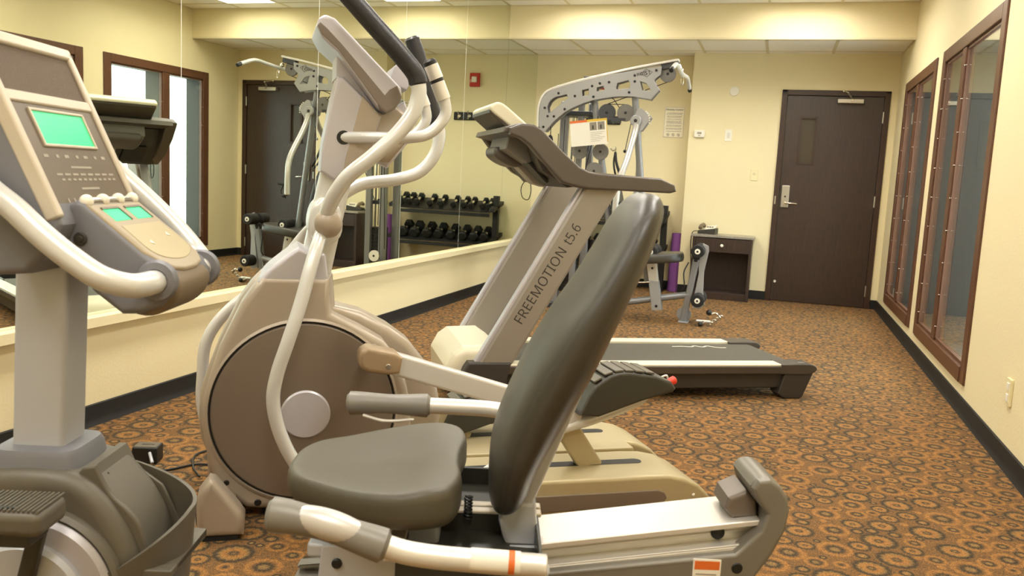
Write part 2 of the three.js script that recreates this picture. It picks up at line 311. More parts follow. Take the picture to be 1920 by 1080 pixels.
struct('trim_2', bx(0, W, HS - 0.004, HS + 0.012, ZS - 0.02, ZS + 0.003), M.grid, 'pale metal edge along the bottom of the bulkhead', 'trim');
// suspended ceilings
const GX = [0, 0.598, 1.208, 1.818, 2.428, 3.038, W];
const LX = [0.6, 2.43], LZ = [1.107, 3.547, 5.987, 8.427];
const isLamp = (x, z) => LX.some((q) => Math.abs(x - q) < 0.05) && LZ.some((q) => z > q - 0.05 && z < q + 1.17);
const tileGeo = {};
function ceilingGrid(root, y, zl) {
  for (let i = 0; i + 1 < GX.length; i++) for (let j = 0; j + 1 < zl.length; j++) {
    if (root.name === 'ceiling' && isLamp(GX[i], zl[j])) continue;
    const w = GX[i + 1] - GX[i] - 0.018, d = zl[j + 1] - zl[j] - 0.018, k = w.toFixed(3) + d.toFixed(3);
    tileGeo[k] ??= clean(rb(-w / 2, w / 2, 0, 0.016, -d / 2, d / 2, 0.003, 1));
    const t = new THREE.Mesh(tileGeo[k], M.tile); t.name = 'ceiling_tile'; t.castShadow = t.receiveShadow = true;
    t.position.set((GX[i] + GX[i + 1]) / 2, y + 0.004, (zl[j] + zl[j + 1]) / 2); root.add(t);
  }
  const a = zl[0], b = zl[zl.length - 1];
  part('grid_bars', [...GX.map((x) => bx(Math.max(0, x - 0.012), Math.min(W, x + 0.012), y, y + 0.03, a, b)), ...zl.map((z) => bx(0, W, y + 0.0005, y + 0.029, Math.max(a, z - 0.012), Math.min(b, z + 0.012)))], M.grid, root);
}
const ceil1 = thing('ceiling', 'suspended ceiling of pale square tiles', 'ceiling', [0, 0, 0], 0, null, 'structure');
const zl1 = [ZS, 1.107]; while (zl1[zl1.length - 1] + 0.61 < ZB - 0.1) zl1.push(zl1[zl1.length - 1] + 0.61); zl1.push(ZB);
ceilingGrid(ceil1, H, zl1);
part('roof_deck', bx(-0.15, W + WT, H + 0.26, H + 0.34, ZR - 0.2, ZB + 0.15), M.lampHousing, ceil1);
const ceil2 = thing('ceiling', 'lower tiled ceiling beyond the bulkhead', 'ceiling', [0, 0, 0], 0, null, 'structure');
ceilingGrid(ceil2, HS, [ZR, 0.13, ZS - 0.02]);
// recessed light panels
for (const x of LX) for (const z of LZ) {
  const t = thing('ceiling_light', 'recessed rectangular ceiling light with a white glowing lens', 'ceiling light', [x + 0.305, H, z + 0.61], 0, 'recessed ceiling lights');
  part('housing', [bx(-0.305, 0.305, 0.155, 0.17, -0.61, 0.61), bx(-0.305, -0.285, 0, 0.155, -0.61, 0.61), bx(0.285, 0.305, 0, 0.155, -0.61, 0.61), bx(-0.285, 0.285, 0, 0.155, -0.61, -0.59), bx(-0.285, 0.285, 0, 0.155, 0.59, 0.61)], M.lampHousing, t);
  part('lens', bx(-0.285, 0.285, 0.144, 0.15, -0.59, 0.59), M.lampPanel, t);
  const l = new THREE.RectAreaLight(LAMP_COLOR, LAMP, 0.55, 1.16); l.position.set(0, 0.138, 0); l.rotation.x = -Math.PI / 2; l.name = 'lamp_light'; t.add(l);
}
// door ------------------------------------------------------------------------
{
  const d = thing('door_1', 'dark brown wooden door with a narrow wired glass light', 'door', [0, 0, 0], 0, null, 'structure');
  const f = 0.052;
  part('frame', [rb(DX0, DX0 + f, 0, DH, -0.12, 0.016, 0.004), rb(DX1 - f, DX1, 0, DH, -0.12, 0.016, 0.004), rb(DX0, DX1, DH - f, DH, -0.12, 0.016, 0.004)], M.doorFrame, d);
  const x0 = DX0 + f + 0.003, x1 = DX1 - f - 0.003, y1 = DH - f - 0.003;
  const vx0 = 2.80, vx1 = 2.945, vy0 = 1.395, vy1 = 1.84;
  const leaf = part('leaf', [bx(x0, vx0, 0.006, y1, -0.05, -0.006), bx(vx1, x1, 0.006, y1, -0.05, -0.006), bx(vx0, vx1, 0.006, vy0, -0.05, -0.006), bx(vx0, vx1, vy1, y1, -0.05, -0.006)], M.door, d);
  part('glass_light', bx(vx0, vx1, vy0, vy1, -0.04, -0.026), M.wiredGlass, d);
  part('light_frame', [bx(vx0 - 0.012, vx0 + 0.008, vy0 - 0.012, vy1 + 0.012, -0.008, 0.004), bx(vx1 - 0.008, vx1 + 0.012, vy0 - 0.012, vy1 + 0.012, -0.008, 0.004), bx(vx0, vx1, vy0 - 0.012, vy0 + 0.008, -0.008, 0.004), bx(vx0, vx1, vy1 - 0.008, vy1 + 0.012, -0.008, 0.004)], M.doorFrame, d);
  const lock = part('lock_plate', rb(2.675, 2.75, 0.95, 1.17, -0.006, 0.018, 0.006, 3), M.steel, d); lock.userData.label = 'brushed metal lock plate';
  part('lever', [latheZ([[0, 0.018], [0.018, 0.018], [0.016, 0.05], [0, 0.05]], 2.715, 0.995, 16), sweep([[2.71, 0.995, 0.05], [2.76, 0.995, 0.056], [2.83, 0.992, 0.05]], 0.009, { seg: 12, rad: 10 })], M.chrome, lock);
  part('keyhole', discZ(2.712, 1.06, 0.017, 0.021, 0.009, 0.001, 12), M.black, lock);
  part('latch_plate', bx(2.612, 2.625, 0.98, 1.06, 0.014, 0.0185), M.steel, d);
  for (const y of [1.86, 1.05, 0.17]) part('hinge', [bar([x1 + 0.004, y - 0.055, 0.008], [x1 + 0.004, y + 0.055, 0.008], 0.009, { rad: 10 })], M.steel, d);
  const cl = part('door_closer', rb(3.12, 3.36, 1.985, 2.03, -0.006, 0.05, 0.008, 3), M.steel, d);
  part('closer_arm', [bar([3.25, 2.035, 0.03], [3.2, 2.075, 0.16], 0.008), bar([3.2, 2.075, 0.16], [3.17, 2.1, 0.02], 0.007), discZ(3.25, 2.015, 0.03, 0.06, 0.012, 0.002, 12), sph(0.014, 3.17, 2.1, 0.03)], M.chrome, cl);
  part('bumper', latheZ([[0, -0.006], [0.014, -0.006], [0.012, 0.01], [0, 0.012]], 2.685, 0.2, 14), M.white, d);
}
// small wall fittings -----------------------------------------------------------
{
  tag(part('ceiling_speaker_cap', latheZ([[0, 0], [0.047, 0], [0.046, 0.008], [0.03, 0.014], [0, 0.015]], 2.134, 2.085), M.white, scene), 'round white cover disc high on the wall left of the door', 'cover');
  const th = thing('thermostat', 'small white box thermostat right of the notice on the wall', 'thermostat', [1.822, 1.65, 0]);
  part('body', rb(-0.052, 0.052, -0.036, 0.036, 0, 0.028, 0.006, 3), M.white, th); part('display', bx(-0.022, 0.022, -0.004, 0.018, 0.027, 0.0287), M.printSoft, th); part('button', bx(-0.012, 0.012, -0.022, -0.014, 0.027, 0.029), M.printSoft, th);
  const sw = thing('light_switch', 'white light switch plate between the thermostat and the door', 'switch', [2.112, 1.645, 0]);
  part('plate', rb(-0.035, 0.035, -0.058, 0.058, 0, 0.007, 0.003), M.white, sw); part('rocker', rb(-0.014, 0.014, -0.026, 0.026, 0.005, 0.012, 0.003), M.lampHousing, sw);
  const jk = thing('wall_jack', 'cream wall plate with a single jack above the small desk', 'wall plate', [2.395, 1.26, 0]);
  part('plate', rb(-0.035, 0.035, -0.058, 0.058, 0, 0.007, 0.003), M.plate, jk); part('jack', latheZ([[0, 0.006], [0.014, 0.006], [0.012, 0.011], [0, 0.011]], 0, 0.012, 14), M.grid, jk);
  const bp = thing('blank_plate', 'narrow cream cover plate low on the wall right of the windows', 'wall plate', [W, 0.316, 5.06]);
  part('plate', rb(-0.012, 0, -0.058, 0.058, -0.035, 0.035, 0.003), M.plate, bp); part('socket', [rb(-0.015, -0.01, 0.008, 0.04, -0.016, 0.016, 0.002), rb(-0.015, -0.01, -0.04, -0.008, -0.016, 0.016, 0.002)], M.white, bp);
  const ol = thing('wall_outlet', 'cream power outlet on the low wall under the mirror', 'outlet', [0, 0.27, 0.36]);
  part('plate', rb(0, 0.008, -0.058, 0.058, -0.036, 0.036, 0.003), M.plate, ol); part('socket', [rb(0.006, 0.011, 0.008, 0.04, -0.016, 0.016, 0.002), rb(0.006, 0.011, -0.04, -0.008, -0.016, 0.016, 0.002)], M.white, ol);
  const fa = thing('fire_alarm', 'red fire alarm strobe high on the recessed wall', 'alarm', [0.72, 2.178, ZR]);
  part('body', rb(-0.058, 0.058, -0.075, 0.075, 0, 0.04, 0.008, 3), M.red, fa); part('strobe_lens', rb(-0.03, 0.03, -0.03, 0.035, 0.035, 0.062, 0.012, 3), M.white, fa); part('grille', [0, 1, 2].map((k) => bx(0.036, 0.05, -0.03 + k * 0.012, -0.024 + k * 0.012, 0.039, 0.0415)), M.white, fa);
  const hk = thing('coat_hook_rail', 'black coat hook rail with chrome hooks on the recessed wall', 'hook rail', [0.77, 1.775, ZR]);
  part('board', rb(-0.19, 0.19, -0.045, 0.045, 0, 0.02, 0.01, 3), M.black, hk);
  for (const x of [-0.12, 0, 0.12]) part('hook', [discZ(x, 0.0, 0.018, 0.026, 0.02, 0.002, 14), sweep([[x, 0.01, 0.026], [x, 0.03, 0.06], [x, 0.06, 0.075]], 0.006, { seg: 10, rad: 8 }), sweep([[x, -0.01, 0.026], [x, -0.03, 0.05], [x, -0.015, 0.065]], 0.006, { seg: 10, rad: 8 })], M.chrome, hk);
}
// printed notice
{
  const cv = document.createElement('canvas'); cv.width = 340; cv.height = 520; const c = cv.getContext('2d');
  c.fillStyle = '#efe6cc'; c.fillRect(0, 0, 340, 520); c.strokeStyle = '#8a8068'; c.lineWidth = 4; c.strokeRect(4, 4, 332, 512);
  c.fillStyle = '#4a4234'; c.font = 'bold 44px sans-serif'; c.textAlign = 'center'; c.fillText('Fitness Center', 170, 60);
  let y = 100; for (const n of [2, 2, 1, 3, 2, 2, 1]) { for (let k = 0; k < n; k++) { let x = 30 + 20 * rnd(); const e = 310 - 20 * rnd(); while (x < e) { const w = 8 + 20 * rnd(); c.fillRect(x, y, Math.min(w, e - x), 7); x += w + 6; } y += 19; } y += 14; }
  for (const x of [80, 170, 260]) { c.strokeStyle = '#4a4234'; c.lineWidth = 5; c.beginPath(); c.arc(x, 475, 22, 0, 7); c.stroke(); c.beginPath(); c.moveTo(x - 15, 460); c.lineTo(x + 15, 490); c.stroke(); c.fillRect(x - 6, 466, 12, 16); }
  const tx = new THREE.CanvasTexture(cv); tx.colorSpace = THREE.SRGBColorSpace;
  const s = thing('wall_notice', 'cream printed notice with a bold title on the recessed wall', 'notice', [1.528, 1.775, ZR]);
  part('board', rb(-0.105, 0.105, -0.16, 0.16, 0, 0.006, 0.001), M.paper, s);
  const g = new THREE.PlaneGeometry(0.206, 0.316); part('print', g.translate(0, 0, 0.0066), new THREE.MeshPhysicalMaterial({ map: tx, roughness: 0.5 }), s, true);
}
// ---------------------------------------------------------------- elliptical trainer
{
  const e = thing('elliptical_trainer', 'taupe elliptical trainer with a big round flywheel cover and swing arms', 'exercise machine', [1.268, 0, 6.605], 33);
  // drive housing: near and far shells
  const nearO = [[-0.196, 0.03], [-0.241, 0.036], [-0.308, 0.093], [-0.337, 0.128], [-0.362, 0.232], [-0.373, 0.31], [-0.371, 0.389], [-0.352, 0.46], [-0.325, 0.549], [-0.261, 0.69], [-0.229, 0.738], [-0.2, 0.775], [0.006, 0.775], [0.006, 0.70], [0.012, 0.658], [0.097, 0.617], [0.177, 0.571], [0.222, 0.513], [0.252, 0.44], [0.268, 0.374], [0.276, 0.286], [0.25, 0.16], [0.2, 0.07], [0.14, 0.03]];
  const shell = part('drive_shell', ext(nearO, 0.012, 0.132, 0.022, { bs: 4, crease: 0.9 }), M.taupeLight, e);
  const farO = [[-0.19, 0.03], [-0.25, 0.04], [-0.32, 0.085], [-0.352, 0.15], [-0.385, 0.232], [-0.391, 0.31], [-0.386, 0.389], [-0.36, 0.47], [-0.33, 0.555], [-0.268, 0.69], [-0.235, 0.738], [-0.205, 0.77], [0.02, 0.77], [0.03, 0.666], [0.113, 0.647], [0.208, 0.598], [0.279, 0.547], [0.33, 0.484], [0.38, 0.39], [0.4, 0.3], [0.38, 0.18], [0.3, 0.07], [0.2, 0.03]];
  part('drive_shell', ext(farO, -0.132, 0.02, 0.03, { bs: 5, crease: 0.9 }), M.taupeLight, e);
  // pale neck fairing above the housing
  const neckO = spline([[-0.215, 0.755], [-0.188, 0.791], [-0.14, 0.833], [-0.094, 0.868]], 12).map((p) => [p.x, p.y]);
  part('neck_fairing', ext([...neckO, [-0.07, 0.856], [-0.02, 0.85], [-0.012, 0.842], [0.002, 0.741], [-0.10, 0.735], [-0.204, 0.724]], -0.1, 0.127, 0.014, { bs: 4, crease: 0.9 }), M.lilac, e);
  part('flywheel_cover', [latheZ([[0.296, 0.125], [0.297, 0.137], [0.289, 0.141], [0.286, 0.132], [0.286, 0.12]], -0.068, 0.348, 72)], M.taupeLight, e);
  const disc = part('crank_disc', latheZ([[0, 0.128], [0.281, 0.128], [0.281, 0.137], [0.277, 0.142], [0.2, 0.146], [0, 0.148]], -0.068, 0.348, 72), M.taupe, e);
  part('hub_cap', latheZ([[0.077, 0.143], [0.077, 0.151], [0.072, 0.156], [0, 0.159]], -0.065, 0.342, 48), M.lilac, disc);
  part('groove_ring', latheZ([[0.278, 0.127], [0.2875, 0.127], [0.2875, 0.1345], [0.278, 0.1345]], -0.068, 0.348, 72), M.black, disc);
  part('shell_bolt', discZ(-0.205, 0.055, 0.125, 0.136, 0.011, 0.002, 14), M.black, shell); part('shell_bolt', discZ(-0.3, 0.125, 0.125, 0.136, 0.009, 0.002, 14), M.black, shell);
  part('far_crank_disc', latheZ([[0, -0.15], [0.28, -0.148], [0.29, -0.138], [0.29, -0.125]], -0.03, 0.348, 48), M.taupe, e);
  // front stabiliser with pale end caps
  part('front_stabilizer', bar([-0.3, 0.055, -0.26], [-0.3, 0.055, 0.2], 1, { rect: [0.035, 0.03, 0.008] }), M.taupe, e);
  for (const s of [1, -1]) {
    const cap = ext([[-0.375, 0.012], [-0.38, 0.1], [-0.372, 0.15], [-0.342, 0.19], [-0.325, 0.185], [-0.255, 0.095], [-0.24, 0.07], [-0.243, 0.012]], 0, 0.09, 0.024, { bs: 4, crease: 0.9 });
    const fo = part('foot_cap', cap.translate(0, 0, s > 0 ? 0.2 : -0.3), M.taupeLight, e);
    part('foot_pad', bx(-0.36, -0.26, 0, 0.014, s > 0 ? 0.215 : -0.285, s > 0 ? 0.28 : -0.22), M.rubber, fo);
    if (s > 0) { part('paper_label', [bx(-0.3815, -0.3795, 0.05, 0.1, 0.215, 0.275)], M.paper, fo); part('warning_mark', bx(-0.382, -0.3798, 0.06, 0.085, 0.235, 0.268), M.red, fo); }
  }
  // slotted rear rails
  for (const c of [0.18, -0.18]) {
    const o = [[0.25, 0.02], [0.25, 0.15], [1.05, 0.15], [1.12, 0.147], [1.18, 0.134], [1.235, 0.108], [1.275, 0.07], [1.295, 0.02]];
    const z0 = c - 0.145 + (c > 0 ? 0.02 : 0), z1 = c + 0.145 - (c < 0 ? 0.02 : 0);
    const rail = part('rear_rail', ext(o, z0, z1, 0.012, { bs: 3, crease: 0.8 }), M.taupeRail, e);
    const sl = []; for (let k = 0; k <= 8; k++) { const a = -Math.PI / 2 + k / 8 * Math.PI; sl.push([1.06 + 0.022 * Math.cos(a), 0.022 * Math.sin(a)]); } sl.push([0.45, 0.022], [0.45, -0.022]);
    part('roller_slot', ext(sl, 0, 0.0015, 0).rotateX(-Math.PI / 2).translate(0, 0.1498, c - 0.005), M.black, rail);
    if (c > 0) {
      const em = [[0.5, 0.045], [1.08, 0.045], [1.105, 0.055], [1.115, 0.072], [1.105, 0.09], [1.08, 0.1], [0.5, 0.1]];
      part('side_panel', ext(em, z1 - 0.003, z1 + 0.005, 0.004), M.taupe, rail);
      for (const [x, y] of [[1.215, 0.075], [0.79, 0.03]]) part('rivet', sph(0.006, x, y, z1, [1, 1, 0.5], 10), M.white, rail);
    }
  }
  part('center_cover', [rb(0.3, 1.11, 0.1, 0.158, -0.05, 0.055, 0.006)], M.taupeRail, e);
  part('rear_foot', [bx(1.1, 1.2, 0, 0.022, -0.3, 0.3)], M.rubber, e);
  // mast and console
  part('mast', bar([-0.05, 0.72, 0], [0.03, 1.13, 0], 1, { rect: [0.045, 0.05, 0.018] }), M.tube, e);
  const ho = [[0.013, 1.393], [0.032, 1.393], [0.087, 1.344], [0.153, 1.282], [0.138, 1.232], [0.123, 1.145], [0.011, 1.075], [-0.033, 1.101], [-0.027, 1.187], [-0.004, 1.317]];
  const house = part('console_housing', ext(ho, -0.06, 0.1, 0.012, { bs: 3, crease: 0.5 }), M.lilac, e);
  part('housing_panel', ext([[0.09, 1.338], [0.147, 1.281], [0.133, 1.232], [0.118, 1.149], [0.036, 1.096], [0.042, 1.139]], 0.098, 0.1025, 0.002), M.taupeLight, house);
  const hr = [[0.13, 1.15], [0.16, 1.285], [0.185, 1.302], [0.245, 1.345], [0.27, 1.292], [0.26, 1.206], [0.195, 1.121]];
  part('housing_back', ext(hr, -0.1, -0.055, 0.01, { bs: 3, crease: 0.5 }), M.lilac, house);
  part('housing_bridge', ext([[0.08, 1.2], [0.1, 1.3], [0.2, 1.32], [0.25, 1.28], [0.24, 1.21], [0.185, 1.14], [0.11, 1.14]], -0.062, 0.08, 0.02, { bs: 4, crease: 0.9 }), M.taupeLight, house);
  part('neck_wedge', ext([[0.011, 1.465], [0.03, 1.47], [0.17, 1.30], [0.16, 1.275], [0.06, 1.36], [0.01, 1.39]], -0.11, 0.07, 0.008), M.lilac, e);
  const co = spline([[-0.055, 1.528], [-0.05, 1.549], [-0.031, 1.563], [-0.002, 1.556]], 10).map((p) => [p.x, p.y]);
  const con = part('console', ext([...co, [0.203, 1.367], [0.206, 1.34], [0.2, 1.322], [0.184, 1.301], [0.158, 1.286], [0.138, 1.298], [0.009, 1.458], [-0.037, 1.496]], -0.15, 0.15, 0.01, { bs: 3, crease: 0.5 }), M.lilac, e);
  part('side_panel', ext([[-0.052, 1.53], [-0.04, 1.506], [0.009, 1.466], [0.14, 1.304], [0.158, 1.293], [0.18, 1.306], [0.165, 1.328], [0.02, 1.482], [-0.025, 1.525], [-0.045, 1.54]], 0.1485, 0.1525, 0.002), M.consoleGrey, con);
  part('end_cap', ext([[0.206, 1.34], [0.2, 1.322], [0.184, 1.301], [0.158, 1.286], [0.138, 1.298], [0.13, 1.315], [0.165, 1.36], [0.19, 1.375]], -0.152, 0.152, 0.006), M.consoleGrey, con);
  part('display', bx(-0.09, 0.09, -0.002, 0.002, -0.1, 0.1).rotateZ(-0.746).translate(0.1, 1.462, 0), M.screenDark, con);
  part('reading_rack', ext([[0.178, 1.39], [0.19, 1.44], [0.202, 1.45], [0.25, 1.4], [0.235, 1.37]], -0.1, 0.05, 0.006), M.lilac, con);
  // fixed heart rate bars
  for (const s of [1, -1]) {
    const pts = [[0.03, 1.208, 0.085], [0.119, 1.212, 0.14], [0.217, 1.216, 0.17], [0.283, 1.23, 0.17], [0.323, 1.265, 0.17], [0.34, 1.3, 0.17], [0.336, 1.33, 0.17], [0.331, 1.348, 0.17]].map(([x, y, z]) => [x, y, z * s]);
    const b = part('fixed_handlebar', sweep(pts, 0.018, { seg: 40 }), M.tube, e);
    const end = [[0.334, 1.338], [0.312, 1.388], [0.294, 1.426], [0.28, 1.456]].map(([x, y]) => [x, y, 0.17 * s]);
    part('pulse_grip', sweep(end, 0.021, { seg: 16 }), M.black, b);
    part('sensor_plate', [sweep([end[0], end[1]].map(([x, y, z]) => [x - 0.002, y + 0.002, z]), 0.0222, { seg: 8, caps: false }), sweep([[0.307, 1.4, 0.17 * s], [0.288, 1.44, 0.17 * s]], 0.0222, { seg: 8, caps: false })], M.alu, b);
    if (s > 0) part('collar', discZ(0.036, 1.208, 0.0985, 0.1035, 0.0215, 0.001, 24), M.black, b);
  }
  // swing arms
  const upN = [[-0.02, 0.95, 0.2], [-0.012, 1.0, 0.235], [0.031, 1.084, 0.28], [0.106, 1.154, 0.3], [0.181, 1.23, 0.3], [0.218, 1.286, 0.3], [0.232, 1.34, 0.3], [0.228, 1.378, 0.3]];
  const armN = part('swing_arm', sweep(upN, 0.0225, { seg: 60, rad: 18 }), M.tube, e);
  part('hand_grip', sweep([[0.231, 1.362, 0.3], [0.222, 1.392, 0.3], [0.19, 1.43, 0.3], [0.158, 1.463, 0.3], [0.095, 1.524, 0.3], [0.01, 1.608, 0.3]], 0.0275, { seg: 40, rad: 18 }), M.vinylDark, armN);
  part('lower_arm', sweep([[-0.03, 0.92, 0.2], [-0.045, 0.88, 0.235], [-0.062, 0.826, 0.26], [-0.093, 0.708, 0.285], [-0.125, 0.606, 0.3], [-0.154, 0.511, 0.3], [-0.165, 0.439, 0.3], [-0.155, 0.367, 0.3], [-0.125, 0.284, 0.3], [-0.07, 0.19, 0.3], [-0.03, 0.13, 0.29]], 0.02, { seg: 70, rad: 16 }), M.tube, armN);
  const upF = [[0, 0.95, -0.16], [0.02, 0.985, -0.22], [0.066, 1.02, -0.28], [0.14, 1.061, -0.3], [0.255, 1.082, -0.3], [0.345, 1.115, -0.3], [0.398, 1.18, -0.3], [0.413, 1.25, -0.3], [0.405, 1.29, -0.3]];
  const armF = part('swing_arm', sweep(upF, 0.0225, { seg: 60, rad: 18 }), M.tube, e);
  part('hand_grip', sweep([[0.408, 1.275, -0.3], [0.374, 1.37, -0.3], [0.349, 1.444, -0.3], [0.327, 1.517, -0.3], [0.297, 1.59, -0.3]], 0.0275, { seg: 30, rad: 18 }), M.vinylDark, armF);
  part('lower_arm', sweep([[-0.02, 0.93, -0.16], [-0.062, 0.872, -0.27], [-0.133, 0.775, -0.3], [-0.223, 0.679, -0.3], [-0.312, 0.602, -0.3], [-0.365, 0.535, -0.3], [-0.393, 0.468, -0.3], [-0.4, 0.372, -0.3], [-0.4, 0.25, -0.3], [-0.36, 0.15, -0.29], [-0.25, 0.12, -0.28]], 0.02, { seg: 70, rad: 16 }), M.tube, armF);
  part('pivot_axle', bar([-0.012, 0.937, -0.2], [-0.012, 0.937, 0.2], 0.026), M.tube, e);
  for (const s of [1, -1]) part('pivot_cover', sph(0.042, -0.012, 0.948, s * 0.215, [1, 1.05, 0.8], 28), M.taupeLight, e);
  part('mast_collar', [ext(spline([[-0.06, 0.9], [-0.055, 0.99], [-0.02, 1.02], [0.03, 0.99], [0.035, 0.9], [-0.01, 0.87]], 30, true).slice(0, 30).map((p) => [p.x, p.y]), -0.1, 0.1, 0.02, { bs: 4, crease: 0.9 })], M.tube, e);
  // crank links, roller legs, foot tubes and pedals
  for (const s of [1, -1]) {
    const z = 0.27 * s, f = s > 0;
    const L = f ? [[0.13, 0.548], [0.83, 0.325]] : [[-0.2, 0.2], [0.5, 0.23]];
    const link = part('link_arm', bar([L[0][0] + 0.05, L[0][1] - (f ? 0.014 : -0.002), z], [L[1][0], L[1][1], z - 0.06 * s], 1, { rect: [0.024, 0.034, 0.01] }), M.tube, e);
    if (f) {
      const cap = spline([[0.105, 0.588], [0.085, 0.575], [0.079, 0.551], [0.086, 0.524], [0.11, 0.508]], 16).map((p) => [p.x, p.y]);
      part('link_cap', ext([...cap, [0.17, 0.5], [0.205, 0.505], [0.213, 0.553], [0.19, 0.571]], z - 0.04, z + 0.036, 0.014, { bs: 4, crease: 0.8 }), M.linkCap, link);
      part('cap_bolt', discZ(0.168, 0.528, z + 0.033, z + 0.04, 0.008, 0.001, 12), M.steel, link);
    }
    if (f) part('crank_pin', bar([0.14, 0.545, 0.12], [0.14, 0.545, 0.25], 0.02), M.steel, e);
    const dx = f ? 0 : -0.37, dy = f ? 0 : -0.13;
    part('roller_leg', bar([0.78 + dx, 0.3 + dy * 0.5, 0.19 * s], [0.9 + dx, 0.13, 0.175 * s], 1, { rect: [0.02, 0.04, 0.01] }), M.taupeRail, e);
    const foot = part('foot_tube', f ? sweep([[-0.03, 0.13, 0.285], [0.15, 0.115, 0.27], [0.35, 0.118, 0.25], [0.47, 0.138, 0.24], [0.6, 0.21, 0.23], [0.74, 0.283, 0.22], [0.871, 0.321, 0.22], [1.0, 0.367, 0.22], [1.045, 0.388, 0.22], [1.07, 0.43, 0.22]], 0.021, { seg: 60 }) : sweep([[-0.25, 0.12, -0.28], [0.1, 0.125, -0.25], [0.4, 0.21, -0.22], [0.66, 0.235, -0.22]], 0.021, { seg: 40 }), M.tube, e);
    const po = [[0.8, 0.352], [0.83, 0.42], [0.852, 0.452], [0.898, 0.484], [0.93, 0.493], [0.965, 0.494], [1.064, 0.48], [1.123, 0.459], [1.14, 0.436], [1.13, 0.424], [1.02, 0.396], [0.868, 0.345]];
    const pd = part('pedal', ext(po, 0.13, 0.29, 0.01, { bs: 3, crease: 0.6 }).translate(dx, dy - (f ? 0 : 0.05), f ? 0 : -0.42), M.bikeDark, e);
    part('tread_pad', [...Array(6)].map((_, k) => { const x = 0.86 + k * 0.037, y = [0.468, 0.489, 0.497, 0.497, 0.494, 0.489][k]; return rb(-0.0155, 0.0155, -0.004, 0.004, 0.14, 0.28, 0.003).rotateZ([0.5, 0.3, 0.1, -0.05, -0.13, -0.13][k]).translate(x + dx, y + dy - (f ? 0 : 0.05), f ? 0 : -0.42); }), M.bikeShroud, pd);
    if (f) { part('tether_loop', sweep([[1.125, 0.455, 0.2], [1.145, 0.46, 0.2], [1.15, 0.44, 0.2], [1.142, 0.42, 0.2]], 0.004, { seg: 12, rad: 8 }), M.tube, pd); part('red_plug', bar([1.142, 0.43, 0.2], [1.18, 0.447, 0.2], 0.0145), M.redBright, pd); }
  }
}
// ---------------------------------------------------------------- loft helper: rings of equal length
function loft(rings, crease = 1.0) {
  const v = [], q = (a, b, c) => v.push(...a, ...b, ...c), m = rings[0].length;
  for (let i = 0; i + 1 < rings.length; i++) for (let j = 0; j < m; j++) { const k = (j + 1) % m; q(rings[i][j], rings[i][k], rings[i + 1][k]); q(rings[i][j], rings[i + 1][k], rings[i + 1][j]); }
  for (const [R, f] of [[rings[0], 1], [rings[rings.length - 1], -1]]) { const c = [0, 1, 2].map((d) => R.reduce((s, p) => s + p[d], 0) / m); for (let j = 0; j < m; j++) { const k = (j + 1) % m; f > 0 ? q(c, R[k], R[j]) : q(c, R[j], R[k]); } }
  const g = new THREE.BufferGeometry(); g.setAttribute('position', new THREE.Float32BufferAttribute(v, 3)); g.computeVertexNormals();
  return toCreasedNormals(g, crease);
}
const lerpTable = (tab, y) => { let i = 0; while (i + 2 < tab.length && y > tab[i + 1][0]) i++; const A = tab[Math.max(0, i - 1)], B = tab[i], Cc = tab[i + 1], D = tab[Math.min(tab.length - 1, i + 2)], t = Math.min(1, (y - B[0]) / (Cc[0] - B[0])); return B.map((p1, k) => { const m1 = (Cc[k] - A[k]) / (Cc[0] - A[0]) * (Cc[0] - B[0]), m2 = (D[k] - B[k]) / (D[0] - B[0]) * (Cc[0] - B[0]); return (2 * t ** 3 - 3 * t * t + 1) * p1 + (t ** 3 - 2 * t * t + t) * m1 + (-2 * t ** 3 + 3 * t * t) * Cc[k] + (t ** 3 - t * t) * m2; }); };
const superRing = (cx, cy, cz, a, b, n, exp) => [...Array(n)].map((_, i) => { const t = -i / n * 2 * Math.PI, c = Math.cos(t), s = Math.sin(t), f = (u) => Math.sign(u) * Math.pow(Math.abs(u), 2 / exp); return [cx + a * f(c), cy, cz + b * f(s)]; });
